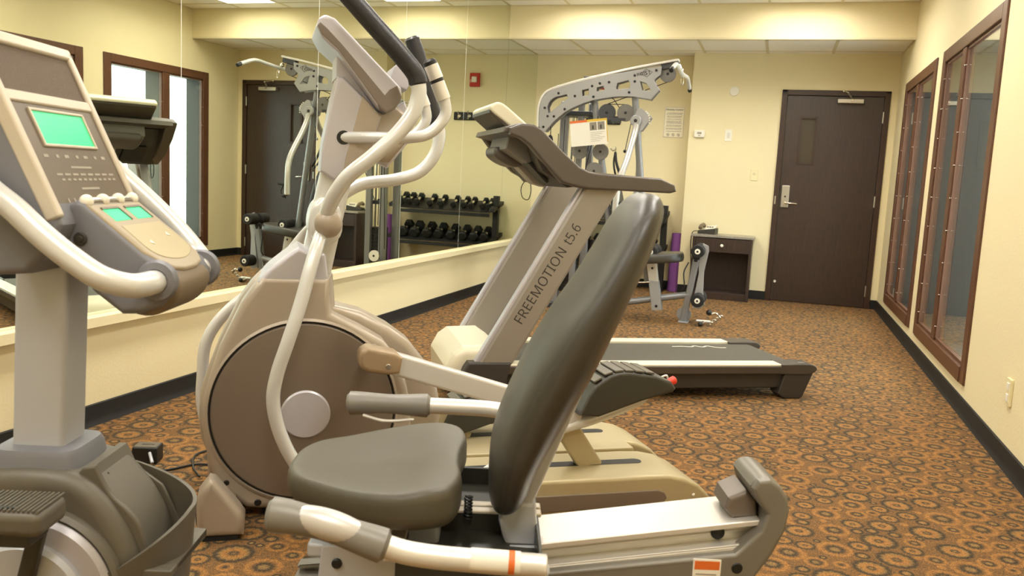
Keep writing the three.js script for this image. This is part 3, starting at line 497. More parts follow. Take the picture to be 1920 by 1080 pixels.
// ---------------------------------------------------------------- recumbent bike
{
  const b = thing('recumbent_bike', 'grey recumbent exercise bike with a padded seat and tilted console', 'exercise machine', [1.83, 0, 7.63], 18);
  // front housing
  const ho = spline([[-0.76, 0.1], [-0.775, 0.3], [-0.72, 0.45], [-0.62, 0.515], [-0.5, 0.53], [-0.42, 0.515], [-0.36, 0.455], [-0.318, 0.37], [-0.31, 0.27], [-0.34, 0.16], [-0.4, 0.1]], 50).map((p) => [p.x, p.y]);
  const house = part('drive_housing', ext(ho, -0.105, 0.105, 0.03, { bs: 5, crease: 0.9 }), M.bikeShroud, b);
  part('shroud_ring', latheZ([[0.15, 0.1], [0.168, 0.1], [0.166, 0.118], [0.158, 0.126], [0.152, 0.12]], -0.5, 0.3, 56), M.bikeShroud, house);
  part('crank_disc', latheZ([[0, 0.1], [0.15, 0.1], [0.15, 0.12], [0.14, 0.13], [0, 0.134]], -0.5, 0.3, 56), M.lilac, house);
  part('crank_cover', latheZ([[0.112, 0.13], [0.112, 0.142], [0.104, 0.15], [0, 0.154]], -0.505, 0.295, 48), M.bikeGrey, house);
  part('housing_bolt', sph(0.012, -0.458, 0.52, 0.07, [1, 0.7, 1], 14), M.chrome, house);
  // bottle tray behind the housing
  {
    const rows = 10, cols = 36, pt = (i, j, off) => { const ph = THREE.MathUtils.lerp(-1.9, 1.9, j / cols), k = i / rows, u = ph / 1.9, yTop = u < 0 ? 0.432 + 0.05 * u * u : 0.432 - 0.085 * Math.min(1, u * 1.3) ** 1.4, y0 = 0.14, y = y0 + (yTop - y0) * k, r = 0.86 + 0.14 * k; return [-0.365 + (0.122 * r + off) * Math.cos(ph) - 0.01 * (1 - k), y, (0.122 * (0.9 + 0.1 * k) + off) * Math.sin(ph)]; };
    const v = [], q = (a, c, d, e) => v.push(...a, ...c, ...d, ...a, ...d, ...e);
    for (let i = 0; i < rows; i++) for (let j = 0; j < cols; j++) { q(pt(i, j, 0), pt(i + 1, j, 0), pt(i + 1, j + 1, 0), pt(i, j + 1, 0)); q(pt(i, j, -0.008), pt(i, j + 1, -0.008), pt(i + 1, j + 1, -0.008), pt(i + 1, j, -0.008)); }
    for (let j = 0; j < cols; j++) q(pt(rows, j, 0), pt(rows, j, -0.008), pt(rows, j + 1, -0.008), pt(rows, j + 1, 0));
    const g = new THREE.BufferGeometry(); g.setAttribute('position', new THREE.Float32BufferAttribute(v, 3)); g.computeVertexNormals();
    const tr = part('bottle_tray', toCreasedNormals(g, 0.9), M.bikeShroud, b);
    const sc = spline([[-0.4, 0.535], [-0.392, 0.515], [-0.372, 0.48], [-0.34, 0.45], [-0.318, 0.42], [-0.3, 0.36]], 20).map((p) => [p.x, p.y]);
    part('side_wall', ext([[-0.45, 0.5], [-0.425, 0.53], ...sc, [-0.3, 0.3], [-0.45, 0.3]], 0.062, 0.076, 0.005, { bs: 3 }), M.bikeShroud, tr);
    part('side_wall', ext([[-0.45, 0.5], [-0.425, 0.5], [-0.34, 0.44], [-0.3, 0.36], [-0.3, 0.3], [-0.45, 0.3]], -0.1, -0.09, 0.004), M.bikeShroud, tr);
    part('tray_floor', [ext([[-0.45, 0.5], [-0.43, 0.525], [-0.415, 0.525], [-0.36, 0.4], [-0.335, 0.352], [-0.25, 0.345], [-0.25, 0.33], [-0.345, 0.335], [-0.45, 0.4]], -0.1, 0.07, 0.003), rb(-0.34, -0.25, 0.33, 0.345, -0.1, 0.1, 0.003)], M.bikeShroud, tr);
    part('drain_hole', sph(0.007, -0.402, 0.495, 0.02, [0.5, 1.3, 0.8], 10), M.black, tr);
  }
  // column and collar
  part('column', bar([-0.527, 0.48, 0], [-0.508, 0.97, 0], 1, { rect: [0.046, 0.05, 0.012] }), M.bikeGrey, b);
  const collarO = (y, a, c, cx) => superRing(cx, y, 0, a, c, 40, 5);
  part('column_collar', loft([collarO(0.47, 0.088, 0.088, -0.525), collarO(0.49, 0.092, 0.09, -0.524), collarO(0.545, 0.082, 0.08, -0.522), collarO(0.557, 0.076, 0.074, -0.522), collarO(0.56, 0.058, 0.055, -0.522)], 0.7), M.bikeCollar, b);
  // pedals
  for (const s of [1, -1]) {
    const px = s > 0 ? -0.465 : -0.54, py = s > 0 ? 0.495 : 0.11, z = s * 0.22;
    const cr = part('crank_arm', bar([-0.5, 0.3, s * 0.16], [px + 0.012, py - 0.02, s * 0.165], 1, { rect: [0.01, 0.014, 0.005] }), s > 0 ? M.bikeDark : M.steel, b);
    const pd = part('pedal', rb(px - 0.06, px + 0.062, py - 0.022, py + 0.024, z - 0.05, z + 0.05, 0.016, 4), M.bikeShroud, b);
    part('pedal_axle', bar([px, py - 0.005, s * 0.16], [px, py - 0.005, s * 0.2], 0.012), M.steel, pd);
    part('pedal_ribs', [...Array(14)].map((_, k) => rb(px - 0.05 + k * 0.008, px - 0.046 + k * 0.008, py + 0.022, py + 0.027, z - 0.044, z + 0.044, 0.001, 1)), M.bikeShroud, pd);
    part('pedal_slot', [bx(px - 0.03, px + 0.015, py + 0.022, py + 0.0272, z + 0.028, z + 0.036)], M.black, pd);
    part('pedal_weight', rb(px - 0.03, px + 0.035, py - 0.045, py - 0.02, z - 0.035, z + 0.035, 0.006), M.bikeDark, pd);
  }
  // main console -------------------------------------------------------------
  const so = [[-0.57, 1.318], [-0.585, 1.328], [-0.61, 1.322], [-0.65, 1.29], [-0.66, 1.22], [-0.62, 1.08], [-0.565, 0.95], [-0.525, 0.9], [-0.47, 0.905], [-0.43, 0.95], [-0.412, 0.992], [-0.416, 1.005]];
  const con = part('console', ext(so, -0.165, 0.165, 0.014, { bs: 4, crease: 0.6 }), M.bikeCollar, b);
  const face = sub('console_face', b, [-0.418, 1.003, 0]); face.rotation.z = 0.431;
  const X0 = 0.0;
  part('rim', [rb(-0.02, 0.008, 0, 0.345, 0.148, 0.168, 0.006), rb(-0.02, 0.008, 0, 0.345, -0.168, -0.148, 0.006), rb(-0.02, 0.008, 0.325, 0.35, -0.168, 0.168, 0.006), rb(-0.02, 0.006, 0.214, 0.236, -0.15, 0.15, 0.004)], M.consoleRim, face);
  part('face_panel', [rb(-0.012, 0.002, 0, 0.216, -0.15, 0.15, 0.002)], M.consolePanel, face);
  part('speaker_panel', [rb(-0.012, 0.001, 0.232, 0.328, -0.15, 0.15, 0.002)], M.speakerMesh, face);
  part('display_bezel', [rb(0, 0.006, 0.132, 0.138, -0.098, 0.098, 0.002), rb(0, 0.006, 0.2, 0.206, -0.098, 0.098, 0.002), rb(0, 0.006, 0.132, 0.206, 0.093, 0.099, 0.002), rb(0, 0.006, 0.132, 0.206, -0.099, -0.093, 0.002)], M.consoleRim, face);
  const scr = part('display', bx(0.0, 0.003, 0.137, 0.201, -0.094, 0.094), M.screenGreen, face);
  scr.userData.label = 'green lit display';
  const marks = [];
  for (let k = 0; k < 7; k++) marks.push(bx(0.0018, 0.0026, 0.112, 0.118, -0.115 + k * 0.036, -0.115 + k * 0.036 + 0.016 - 0.006 * (k % 2)));
  for (const [y, a, e2, n] of [[0.092, -0.04, 0.04, 1], [0.078, -0.12, 0.11, 8], [0.068, -0.12, 0.1, 11], [0.05, -0.035, 0.035, 1]]) for (let k = 0; k < n; k++) { const w = (e2 - a) / n; marks.push(bx(0.0018, 0.0026, y, y + 0.004, a + k * w, a + (k + 1) * w - (n > 1 ? 0.008 : 0))); }
  for (let k = 0; k < 11; k++) marks.push(bx(0.0018, 0.003, 0.026, 0.034, -0.12 + k * 0.022, -0.115 + k * 0.022));
  part('panel_print', marks, M.printSoft, face).userData.kind = 'stuff';
  part('panel_band', [bx(0.0012, 0.0019, 0.045, 0.1, -0.135, 0.135)], M.consoleFace, face);
  // lower control pod --------------------------------------------------------
  const po = [[-0.455, 0.985], [-0.45, 1.01], [-0.415, 1.032], [-0.4, 1.03], [-0.29, 0.942], [-0.262, 0.922], [-0.246, 0.9], [-0.247, 0.872], [-0.268, 0.848], [-0.3, 0.834], [-0.335, 0.832], [-0.385, 0.87], [-0.44, 0.94]];
  const pod = part('control_pod', ext(po, -0.11, 0.11, 0.012, { bs: 4, crease: 0.7 }), M.bikeCollar, b);
  const pt = sub('pod_top', b, [-0.408, 1.029, 0]); pt.rotation.z = -0.66;
  const ps = [[0.012, -0.106], [0.14, -0.106], [0.17, -0.096], [0.192, -0.07], [0.2, -0.03], [0.2, 0.03], [0.192, 0.07], [0.17, 0.096], [0.14, 0.106], [0.012, 0.106]];
  part('top_plate', ext(ps, -0.006, 0.008, 0.006, { bs: 3 }).rotateX(-Math.PI / 2), M.podTop, pt);
  for (const z of [0.05, -0.045]) { const w = part('small_display', rb(0.03, 0.062, 0.0055, 0.0088, z - 0.032, z + 0.032, 0.001), M.screenGreen, pt); }
  part('display_lip', [0.05, -0.045].flatMap((z) => [bx(0.026, 0.031, 0.006, 0.0105, z - 0.034, z + 0.034), bx(0.03, 0.062, 0.006, 0.0105, z - 0.036, z - 0.032)]), M.consoleGrey, pt);
  part('button_field', ext(spline([[0.075, -0.085], [0.15, -0.085], [0.175, 0], [0.15, 0.085], [0.075, 0.085]], 24).map((p) => [p.x, p.y]), 0.0, 0.0092, 0.001).rotateX(-Math.PI / 2), M.taupeRail, pt);
  for (const [x, z] of [[0.125, 0.05], [0.112, -0.05]]) part('arrow_mark', new THREE.CylinderGeometry(0.007, 0.007, 0.001, 3).translate(x, 0.0098, z), M.white, pt);
  for (const z of [0.095, 0.032, -0.032, -0.095]) part('roller_knob', sph(0.0125, 0.004, 0.006, z, [1, 1, 0.85], 18), M.white, pt);
  part('roller_bar', bar([0.004, 0.004, -0.1], [0.004, 0.004, 0.1], 0.008), M.chrome, pt);
  part('pod_bolt', [discZ(-0.405, 0.965, 0.108, 0.115, 0.012, 0.002, 18), discZ(-0.405, 0.965, 0.114, 0.117, 0.006, 0.001, 12)], M.bikeDark, pod);
  part('nose', ext(spline([[-0.31, 0.945], [-0.262, 0.918], [-0.24, 0.888], [-0.252, 0.852], [-0.295, 0.826], [-0.34, 0.84], [-0.345, 0.9]], 30, true).slice(0, 30).map((p) => [p.x, p.y]), -0.1, 0.1, 0.028, { bs: 5, crease: 0.9 }), M.consoleFace, pod);
  for (const s of [1, -1]) {
    const hb = part('handlebar', sweep((s > 0 ? [[-0.56, 1.09, 0.2], [-0.502, 1.044, 0.205], [-0.47, 1.02, 0.205], [-0.424, 0.978, 0.205], [-0.372, 0.938, 0.205], [-0.325, 0.908, 0.2], [-0.288, 0.895, 0.175], [-0.27, 0.896, 0.13], [-0.268, 0.898, 0.09]] : [[-0.5, 1.1, -0.2], [-0.442, 1.05, -0.205], [-0.386, 1.0, -0.205], [-0.341, 0.955, -0.205], [-0.305, 0.918, -0.195], [-0.28, 0.9, -0.165], [-0.268, 0.897, -0.13], [-0.268, 0.898, -0.09]]), 0.0215, { seg: 50, rad: 18 }), M.tube, b);
    const cz = [[0.02, 0.104], [0.034, 0.106], [0.038, 0.114], [0.034, 0.124], [0.022, 0.126]]; part('bar_collar', latheZ(s > 0 ? cz : cz.map(([r, z]) => [r, -z]).reverse(), -0.268, 0.897, 28), M.bikeCollar, hb);
  }
  // seat rail ------------------------------------------------------------------
  const rail = sub('seat_rail', b, [0.444, 0.413, -0.008]); rail.rotation.z = 0.1566;
  const flange = (a, y0, y1, z0, z1) => rb(a, 0.43, y0, y1, z0, z1, 0.003);
  part('rail_top', [flange(-0.36, -0.012, 0, -0.072, 0.07)], M.alu, rail);
  part('rail_web', [flange(-0.36, -0.05, -0.01, -0.05, 0.04), rb(-0.36, 0.43, -0.032, -0.026, -0.052, 0.043, 0.002)], M.alu, rail);
  part('rail_foot', [flange(-0.36, -0.058, -0.044, -0.075, 0.078), rb(-0.36, 0.42, -0.0445, -0.041, 0.07, 0.078, 0.001)], M.alu, rail);
  part('stop_pin', [sph(0.014, 0.35, -0.028, 0.043, [1, 1, 0.6], 16)], M.black, rail);
  part('end_stop', ext([[0.38, -0.002], [0.366, 0.02], [0.376, 0.042], [0.412, 0.054], [0.43, 0.03], [0.43, -0.002]], -0.05, 0.05, 0.01, { bs: 3 }), M.consoleGrey, rail);
  const cheek = [[-0.05, 0.285], [0.3, 0.325], [0.82, 0.3], [0.858, 0.372], [0.888, 0.42], [0.908, 0.467], [0.914, 0.509], [0.908, 0.535], [0.893, 0.556], [0.872, 0.569], [0.85, 0.566], [0.84, 0.55], [0.848, 0.53], [0.872, 0.5], [0.862, 0.467], [0.84, 0.444], [0.816, 0.42], [0.453, 0.367], [-0.05, 0.288]];
  const farCheek = [[-0.05, 0.285], [0.3, 0.325], [0.8, 0.34], [0.84, 0.4], [0.816, 0.415], [0.453, 0.367], [-0.05, 0.288]];
  const capO = spline([[0.838, 0.552], [0.85, 0.566], [0.872, 0.569], [0.894, 0.556], [0.909, 0.53], [0.913, 0.5], [0.905, 0.46], [0.885, 0.41]], 30).map((p) => [p.x, p.y]);
  const low = part('frame_cover', [ext(cheek, 0.045, 0.088, 0.008, { bs: 3 }), ext(farCheek, -0.1, -0.06, 0.006), ext([...capO, [0.87, 0.43], [0.872, 0.5], [0.845, 0.53]], -0.06, 0.08, 0.012, { bs: 4, crease: 0.8 }), ext([[-0.05, 0.26], [0.3, 0.28], [0.82, 0.3], [0.858, 0.372], [0.8, 0.36], [0.3, 0.29], [-0.05, 0.275]], -0.09, 0.08, 0.004)], M.bikeTaupe, b);
  part('cover_plug', discZ(0.822, 0.392, 0.084, 0.09, 0.011, 0.002, 16), M.black, low);
  const st = part('warning_sticker', rb(0.737, 0.791, 0.345, 0.408, 0.0865, 0.0888, 0.001), M.paper, b);
  part('sticker_band', bx(0.74, 0.788, 0.387, 0.404, 0.0886, 0.0892), M.orange, st); part('sticker_print', [0, 1, 2].map((k) => bx(0.743, 0.783 - 0.008 * k, 0.376 - k * 0.011, 0.379 - k * 0.011, 0.0886, 0.0892)), M.printSoft, st);
  // frame, stabilisers
  part('main_frame', [bar([-0.5, 0.14, 0], [0.2, 0.25, 0], 1, { rect: [0.04, 0.05, 0.012] }), bar([0.2, 0.25, 0], [0.75, 0.3, 0], 1, { rect: [0.04, 0.04, 0.012] }), bar([0.7, 0.3, 0], [0.74, 0.06, 0], 1, { rect: [0.035, 0.035, 0.01] })], M.bikeGrey, b);
  part('rear_stabilizer', [bar([0.74, 0.045, -0.26], [0.74, 0.045, 0.26], 1, { rect: [0.035, 0.03, 0.01] }), bx(0.71, 0.77, 0, 0.02, 0.18, 0.24), bx(0.71, 0.77, 0, 0.02, -0.24, -0.18)], M.bikeDark, b);
  part('front_stabilizer', [bar([-0.64, 0.055, -0.26], [-0.64, 0.055, 0.26], 1, { rect: [0.035, 0.03, 0.01] }), bx(-0.67, -0.61, 0, 0.03, 0.18, 0.24), bx(-0.67, -0.61, 0, 0.03, -0.24, -0.18), bx(-0.7, -0.58, 0.06, 0.14, -0.05, 0.05)], M.bikeDark, b);
  // seat carriage with trays
  const car = part('seat_carriage', [rb(0.0, 0.44, 0.375, 0.405, -0.09, 0.085, 0.008), ext([[0.02, 0.3], [0.03, 0.405], [0.44, 0.42], [0.447, 0.37], [0.42, 0.33]], 0.08, 0.094, 0.004), ext([[0.1, 0.30], [0.12, 0.41], [0.44, 0.43], [0.447, 0.37], [0.42, 0.33]], -0.11, -0.096, 0.004), rb(0.04, 0.25, 0.4, 0.478, -0.09, 0.09, 0.01)], M.bikeGrey, b);
  for (const [x, y] of [[0.06, 0.372], [0.12, 0.335], [0.4, 0.36]]) part('carriage_bolt', discZ(x, y, 0.092, 0.1, 0.01, 0.002, 14), M.black, car);
  part('back_bracket', [ext([[0.37, 0.43], [0.362, 0.46], [0.375, 0.5], [0.43, 0.5], [0.432, 0.49], [0.446, 0.37], [0.4, 0.36]], -0.09, 0.075, 0.008), bar([0.4, 0.46, -0.05], [0.52, 0.78, -0.05], 1, { rect: [0.02, 0.012, 0.006] }), bar([0.4, 0.46, 0.05], [0.52, 0.78, 0.05], 1, { rect: [0.02, 0.012, 0.006] })], M.bikeGrey, b);
  for (const s of [1, -1]) {
    const z = (a, c) => s > 0 ? [a, c] : [-c, -a], t = (x0, x1, y0, y1, a, c, r = 0.006) => rb(x0, x1, y0, y1, ...z(a, c), r);
    const tr = part('storage_tray', [t(0.185, 0.44, 0.41, 0.418, 0.0, 0.24, 0.003), t(0.185, 0.193, 0.41, 0.456, 0.03, 0.24, 0.003), t(0.432, 0.44, 0.41, 0.456, 0.0, 0.24, 0.003), t(0.185, 0.44, 0.41, 0.456, 0.234, 0.242, 0.003), t(0.185, 0.44, 0.41, 0.456, 0.018, 0.026, 0.003)], M.trayBlack, b);
    part('tray_rim', [t(0.165, 0.195, 0.452, 0.46, 0.02, 0.25, 0.003), t(0.165, 0.395, 0.452, 0.46, 0.004, 0.026, 0.003), t(0.392, 0.446, 0.452, 0.46, 0.004, 0.03, 0.003)], M.consoleRim, tr);
    const h = part('seat_handle', sweep((s > 0 ? [[0.15, 0.527, 0.33], [0.2, 0.51, 0.33], [0.245, 0.503, 0.33], [0.331, 0.498, 0.33], [0.438, 0.494, 0.33]] : [[0.15, 0.569, -0.33], [0.25, 0.569, -0.33], [0.35, 0.566, -0.33], [0.43, 0.55, -0.32], [0.46, 0.5, -0.3]]), 0.019, { seg: 30, rad: 18, round: 0.1 }), M.alu, b);
    part('handle_grip', sweep((s > 0 ? [[-0.01, 0.563, 0.33], [0.03, 0.558, 0.33], [0.09, 0.544, 0.33], [0.15, 0.525, 0.33], [0.182, 0.515, 0.33]] : [[0.0, 0.567, -0.33], [0.06, 0.569, -0.33], [0.13, 0.569, -0.33], [0.195, 0.569, -0.33]]), (u) => 0.0255 + 0.0025 * Math.cos(u * Math.PI * 2), { seg: 30, rad: 22 }), M.gripGrey, h);
    if (s > 0) {
      part('grip_sensor', sweep([[0.015, 0.5655, 0.333], [0.05, 0.559, 0.333], [0.09, 0.549, 0.333], [0.13, 0.537, 0.333], [0.158, 0.528, 0.333]], (u) => 0.006 + 0.0185 * Math.pow(Math.sin(Math.PI * Math.min(0.97, Math.max(0.03, u))), 0.5), { seg: 24, rad: 20 }), M.gripPad, h);
      const lb = part('safety_label', sweep([[0.315, 0.4995, 0.33], [0.36, 0.498, 0.33], [0.395, 0.4965, 0.33]], 0.0194, { seg: 8, rad: 18, caps: false }), M.paper, h);
      part('label_mark', sweep([[0.376, 0.4972, 0.33], [0.386, 0.4969, 0.33]], 0.0196, { seg: 4, rad: 18, caps: false }), M.orange, h);
    } else part('brake_lever', sweep([[0.04, 0.545, -0.31], [0.09, 0.535, -0.305], [0.16, 0.54, -0.31]], 0.004, { seg: 16, rad: 8 }), M.alu, h);
    part('handle_mount', s > 0 ? [bar([0.43, 0.49, 0.33], [0.43, 0.4, 0.25], 0.014), bar([0.43, 0.4, 0.25], [0.4, 0.39, 0.05], 0.014)] : [bar([0.46, 0.5, -0.3], [0.44, 0.4, -0.25], 0.014), bar([0.44, 0.4, -0.25], [0.4, 0.39, -0.05], 0.014)], M.bikeGrey, h);
  }
  // cushions
  const seatO = [[-0.05, 0], [-0.045, 0.06], [-0.022, 0.11], [0.035, 0.155], [0.11, 0.203], [0.19, 0.226], [0.268, 0.2], [0.29, 0.13], [0.283, 0.04], [0.283, -0.04], [0.29, -0.13], [0.268, -0.2], [0.19, -0.226], [0.11, -0.203], [0.035, -0.155], [-0.022, -0.11], [-0.045, -0.06]];
  const seat = part('seat_cushion', cushion(seatO, 0.056, { rows: 14, puff: 0.13, nOut: 90, top: (x, z) => 0.02 * Math.min(1, Math.max(0, (x - 0.03) / 0.2)) ** 1.5 - 0.012 * Math.exp(-((x - 0.16) ** 2) / 0.012 - z * z / 0.012) }).translate(0, 0.52, 0), M.seatVinyl, b);
  part('coil_cord', sweep([...Array(40)].map((_, k) => [0.302 + 0.007 * Math.cos(k * 1.2), 0.445 + k * 0.0012, 0.03 + 0.007 * Math.sin(k * 1.2)]), 0.0022, { seg: 160, rad: 6 }), M.cable, b);
  const tab = [[0.474, 0.378, 0.004, 0.05], [0.484, 0.3775, 0.026, 0.1], [0.5, 0.379, 0.037, 0.125], [0.56, 0.388, 0.05, 0.15], [0.64, 0.412, 0.068, 0.168], [0.75, 0.458, 0.077, 0.18], [0.85, 0.502, 0.073, 0.182], [0.94, 0.548, 0.06, 0.176], [1.0, 0.575, 0.053, 0.165], [1.05, 0.594, 0.046, 0.145], [1.08, 0.602, 0.031, 0.112], [1.09, 0.603, 0.017, 0.085], [1.094, 0.602, 0.003, 0.05]];
  const rings = []; for (let i = 0; i <= 64; i++) { const u = i / 64, y = 0.474 + (1.094 - 0.474) * (0.5 - 0.5 * Math.cos(u * Math.PI)); const [, c, hs, w] = lerpTable(tab, y); rings.push(superRing(c, y, 0, hs, w, 64, 2.25).map(([x, yy, z]) => [x, yy + (x - c) * 0.25, z])); }
  const back = part('back_cushion', loft(rings, 1.2), M.vinyl, b);
}
// ---------------------------------------------------------------- treadmill
const fontB = await new FontLoader().loadAsync('fonts/droid/droid_sans_bold.typeface.json');
const fontR = await new FontLoader().loadAsync('fonts/droid/droid_sans_regular.typeface.json');
const text = (s, size, font = fontR, depth = 0.0012) => { const g = new TextGeometry(s, { font, size, depth, curveSegments: 4, bevelEnabled: false }); g.computeBoundingBox(); return g; };
{
  const t = thing('treadmill', 'grey treadmill with a dark running belt and white side rails', 'exercise machine', [2.83, 0, 4.29], 30);
  const N = 0, F = -0.735;
  part('belt', [rb(-1.62, 0.03, 0.13, 0.178, F + 0.11, N - 0.105, 0.01, 3)], M.belt, t);
  const lg = part('belt_print', sweep([[-0.5, 0.179, -0.53], [-0.43, 0.179, -0.535], [-0.38, 0.179, -0.525], [-0.35, 0.179, -0.55], [-0.31, 0.179, -0.52], [-0.27, 0.179, -0.548], [-0.22, 0.179, -0.505], [-0.17, 0.179, -0.5]], 0.006, { seg: 40, rad: 6 }).scale(1, 0.1, 1).translate(0, 0.1612, 0), M.white, t);
  for (const s of [1, -1]) {
    const z = (a, b) => s > 0 ? [N - b, N - a] : [F + a, F + b];
    part('side_rail', [rb(-1.62, -0.09, 0.165, 0.19, ...z(0.006, 0.105), 0.006, 3), rb(-1.62, -0.1, 0.186, 0.1925, ...z(0.03, 0.075), 0.003)], M.treadWhite, t);
    part('side_skirt', [rb(-1.66, -0.02, 0.137, 0.181, ...z(0, 0.1), 0.008, 3)], M.treadSide, t);
    part('lower_beam', [rb(-1.6, -0.06, 0.055, 0.14, ...z(0.03, 0.09), 0.008, 3)], M.treadDark, t);
    part('rear_foot', ext([[-0.1, 0.03], [-0.075, 0.008], [-0.06, 0], [0.03, 0], [0.048, 0.01], [0.1, 0.14], [-0.07, 0.14]], ...z(0.004, 0.1), 0.008, { bs: 3 }), M.treadDark, t);
    const cap = part('end_cap', ext(spline([[-0.095, 0.137], [0.07, 0.137], [0.108, 0.15], [0.117, 0.168], [0.1, 0.186], [0.04, 0.193], [-0.095, 0.19]], 30).map((p) => [p.x, p.y]), ...z(-0.004, 0.125), 0.006, { bs: 3 }), M.treadSide, t);
    if (s > 0) part('badge', bx(0.02, 0.06, 0.1925, 0.1942, -0.05, -0.03), M.steel, cap);
  }
  part('rear_roller', bar([0.03, 0.15, F + 0.11], [0.03, 0.15, N - 0.11], 0.026), M.belt, t);
  // motor hood
  const hood = [[-1.9, 0.06], [-1.905, 0.16], [-1.87, 0.23], [-1.82, 0.268], [-1.66, 0.275], [-1.6, 0.235], [-1.58, 0.18], [-1.58, 0.06]];
  const hd = part('motor_hood', ext(hood, F + 0.06, N - 0.06, 0.05, { bs: 4, crease: 0.5 }), M.treadWhite, t);
  part('front_roller_wheel', [bar([-1.84, 0.045, F + 0.04], [-1.84, 0.045, F + 0.1], 0.045), bar([-1.84, 0.045, N - 0.1], [-1.84, 0.045, N - 0.04], 0.045)], M.rubber, t);
  for (const s of [1, -1]) {
    const z = (a, b) => s > 0 ? [N - b, N - a] : [F + a, F + b];
    // uprights: slanted box sections with a bevelled front edge
    const up = part('upright', ext([[-1.79, 0.12], [-1.615, 0.12], [-1.07, 1.09], [-1.255, 1.09]], ...z(0.005, 0.085), 0.016, { bs: 2, crease: 0.3 }), M.treadGrey, t);
    part('front_face', ext([[-1.783, 0.17], [-1.755, 0.16], [-1.24, 1.085], [-1.268, 1.09]], ...z(0.02, 0.07), 0.008), M.lilac, up);
    part('boot', ext([[-1.87, 0.03], [-1.82, 0.17], [-1.8, 0.2], [-1.585, 0.2], [-1.6, 0.12], [-1.6, 0.03]], ...z(-0.008, 0.098), 0.012, { bs: 3 }), M.treadDark, t);
    if (s > 0) {
      const ang = Math.atan2(0.878 - 0.381, -1.284 + 1.568);
      const g1 = text('FREEMOTION', 0.05); const w = g1.boundingBox.max.x; g1.scale(0.432 / w, 1, 1);
      const g2 = text('t5.6', 0.05, fontR); const w2 = g2.boundingBox.max.x; g2.scale(0.108 / w2, 1, 1).translate(0.463, 0, 0);
      const put = (g) => g.rotateZ(ang).translate(-1.545, 0.386, N - 0.0055);
      part('maker_lettering', put(g1), M.print, up); part('model_lettering', put(g2), M.print, up);
    }
  }
  // console and handrails
  const arm = [[-0.788, 1.082], [-0.8, 1.115], [-0.875, 1.143], [-1.2, 1.152], [-1.25, 1.158], [-1.3, 1.178], [-1.378, 1.238], [-1.5, 1.347], [-1.54, 1.367], [-1.6, 1.37], [-1.66, 1.345], [-1.655, 1.315], [-1.6, 1.297], [-1.56, 1.27], [-1.44, 1.148], [-1.385, 1.098], [-1.31, 1.08], [-1.25, 1.073], [-0.82, 1.072]];
  const cons = part('console_frame', ext(arm, N - 0.035, N + 0.035, 0.012, { bs: 4, crease: 0.6 }), M.treadArm, t);
  part('handrail', ext([...arm.slice(0, 11), [-1.65, 1.325], [-1.58, 1.24], [-1.465, 1.14], [-1.335, 1.078], [-0.82, 1.072]], F - 0.035, F + 0.035, 0.012, { bs: 4, crease: 0.6 }), M.treadArm, cons);
  part('handrail_top', [ext([[-0.81, 1.118], [-0.875, 1.1445], [-1.2, 1.1535], [-1.25, 1.1595], [-1.25, 1.155], [-0.875, 1.139]], N - 0.022, N + 0.022, 0.002)], M.taupeLight, cons);
  part('brow', ext([[-1.685, 1.325], [-1.675, 1.35], [-1.6, 1.372], [-1.54, 1.368], [-1.53, 1.34], [-1.6, 1.305]], F, N, 0.01, { bs: 3 }), M.treadArm, cons);
  part('tray_shell', ext([[-1.5, 1.2], [-1.47, 1.15], [-1.34, 1.075], [-1.28, 1.085], [-1.3, 1.12], [-1.4, 1.2], [-1.52, 1.32], [-1.54, 1.3]], F + 0.02, N - 0.02, 0.012, { bs: 3 }), M.treadDark, cons);
  part('console_deck', ext([[-1.6, 1.36], [-1.555, 1.375], [-1.3, 1.17], [-1.31, 1.14], [-1.36, 1.15]], F + 0.03, N - 0.03, 0.006), M.treadSide, cons);
  part('display', bx(-0.1, 0.1, -0.003, 0.003, -0.18, 0.18).rotateZ(-0.68).translate(-1.43, 1.2775, -0.37), M.screenDark, cons);
  part('motor_pod', ext([[-1.62, 1.315], [-1.635, 1.25], [-1.5, 1.175], [-1.44, 1.19], [-1.47, 1.3], [-1.54, 1.33]], -0.58, -0.16, 0.012, { bs: 3, crease: 0.5 }), M.pulley, cons); part('pod_cover', ext(spline([[-1.655, 1.26], [-1.66, 1.225], [-1.62, 1.19], [-1.54, 1.165], [-1.5, 1.18], [-1.55, 1.225], [-1.61, 1.26]], 30, true).slice(0, 30).map((p) => [p.x, p.y]), -0.55, -0.3, 0.02, { bs: 4, crease: 0.9 }), M.treadArm, cons);
  part('center_spine', ext([[-1.6, 1.235], [-1.44, 1.085], [-1.38, 1.07], [-1.37, 1.085], [-1.56, 1.255]], -0.44, -0.32, 0.006), M.treadGrey, cons);
  for (const z of [-0.56, -0.2]) part('cup_holder', ext([[-1.52, 1.185], [-1.42, 1.09], [-1.405, 1.1], [-1.5, 1.195]], z - 0.07, z + 0.07, 0.004), M.black, cons);
  const head = part('display_head', ext(spline([[-1.598, 1.342], [-1.66, 1.385], [-1.722, 1.43], [-1.727, 1.45], [-1.7, 1.472], [-1.67, 1.471], [-1.6, 1.424], [-1.54, 1.378]], 40).map((p) => [p.x, p.y]), -0.62, -0.12, 0.012, { bs: 4, crease: 0.7 }), M.treadWhite, t);
  part('head_back', ext([[-1.605, 1.337], [-1.64, 1.352], [-1.728, 1.422], [-1.73, 1.436], [-1.7, 1.428], [-1.6, 1.355]], -0.61, -0.13, 0.006), M.treadSide, head);
  part('cord', sweep([[-1.39, 1.1, -0.71], [-1.412, 1.056, -0.71], [-1.4, 1.0, -0.71], [-1.37, 0.99, -0.71], [-1.355, 1.03, -0.71], [-1.36, 1.1, -0.71]], 0.0025, { seg: 40, rad: 6 }), M.cable, cons);
}
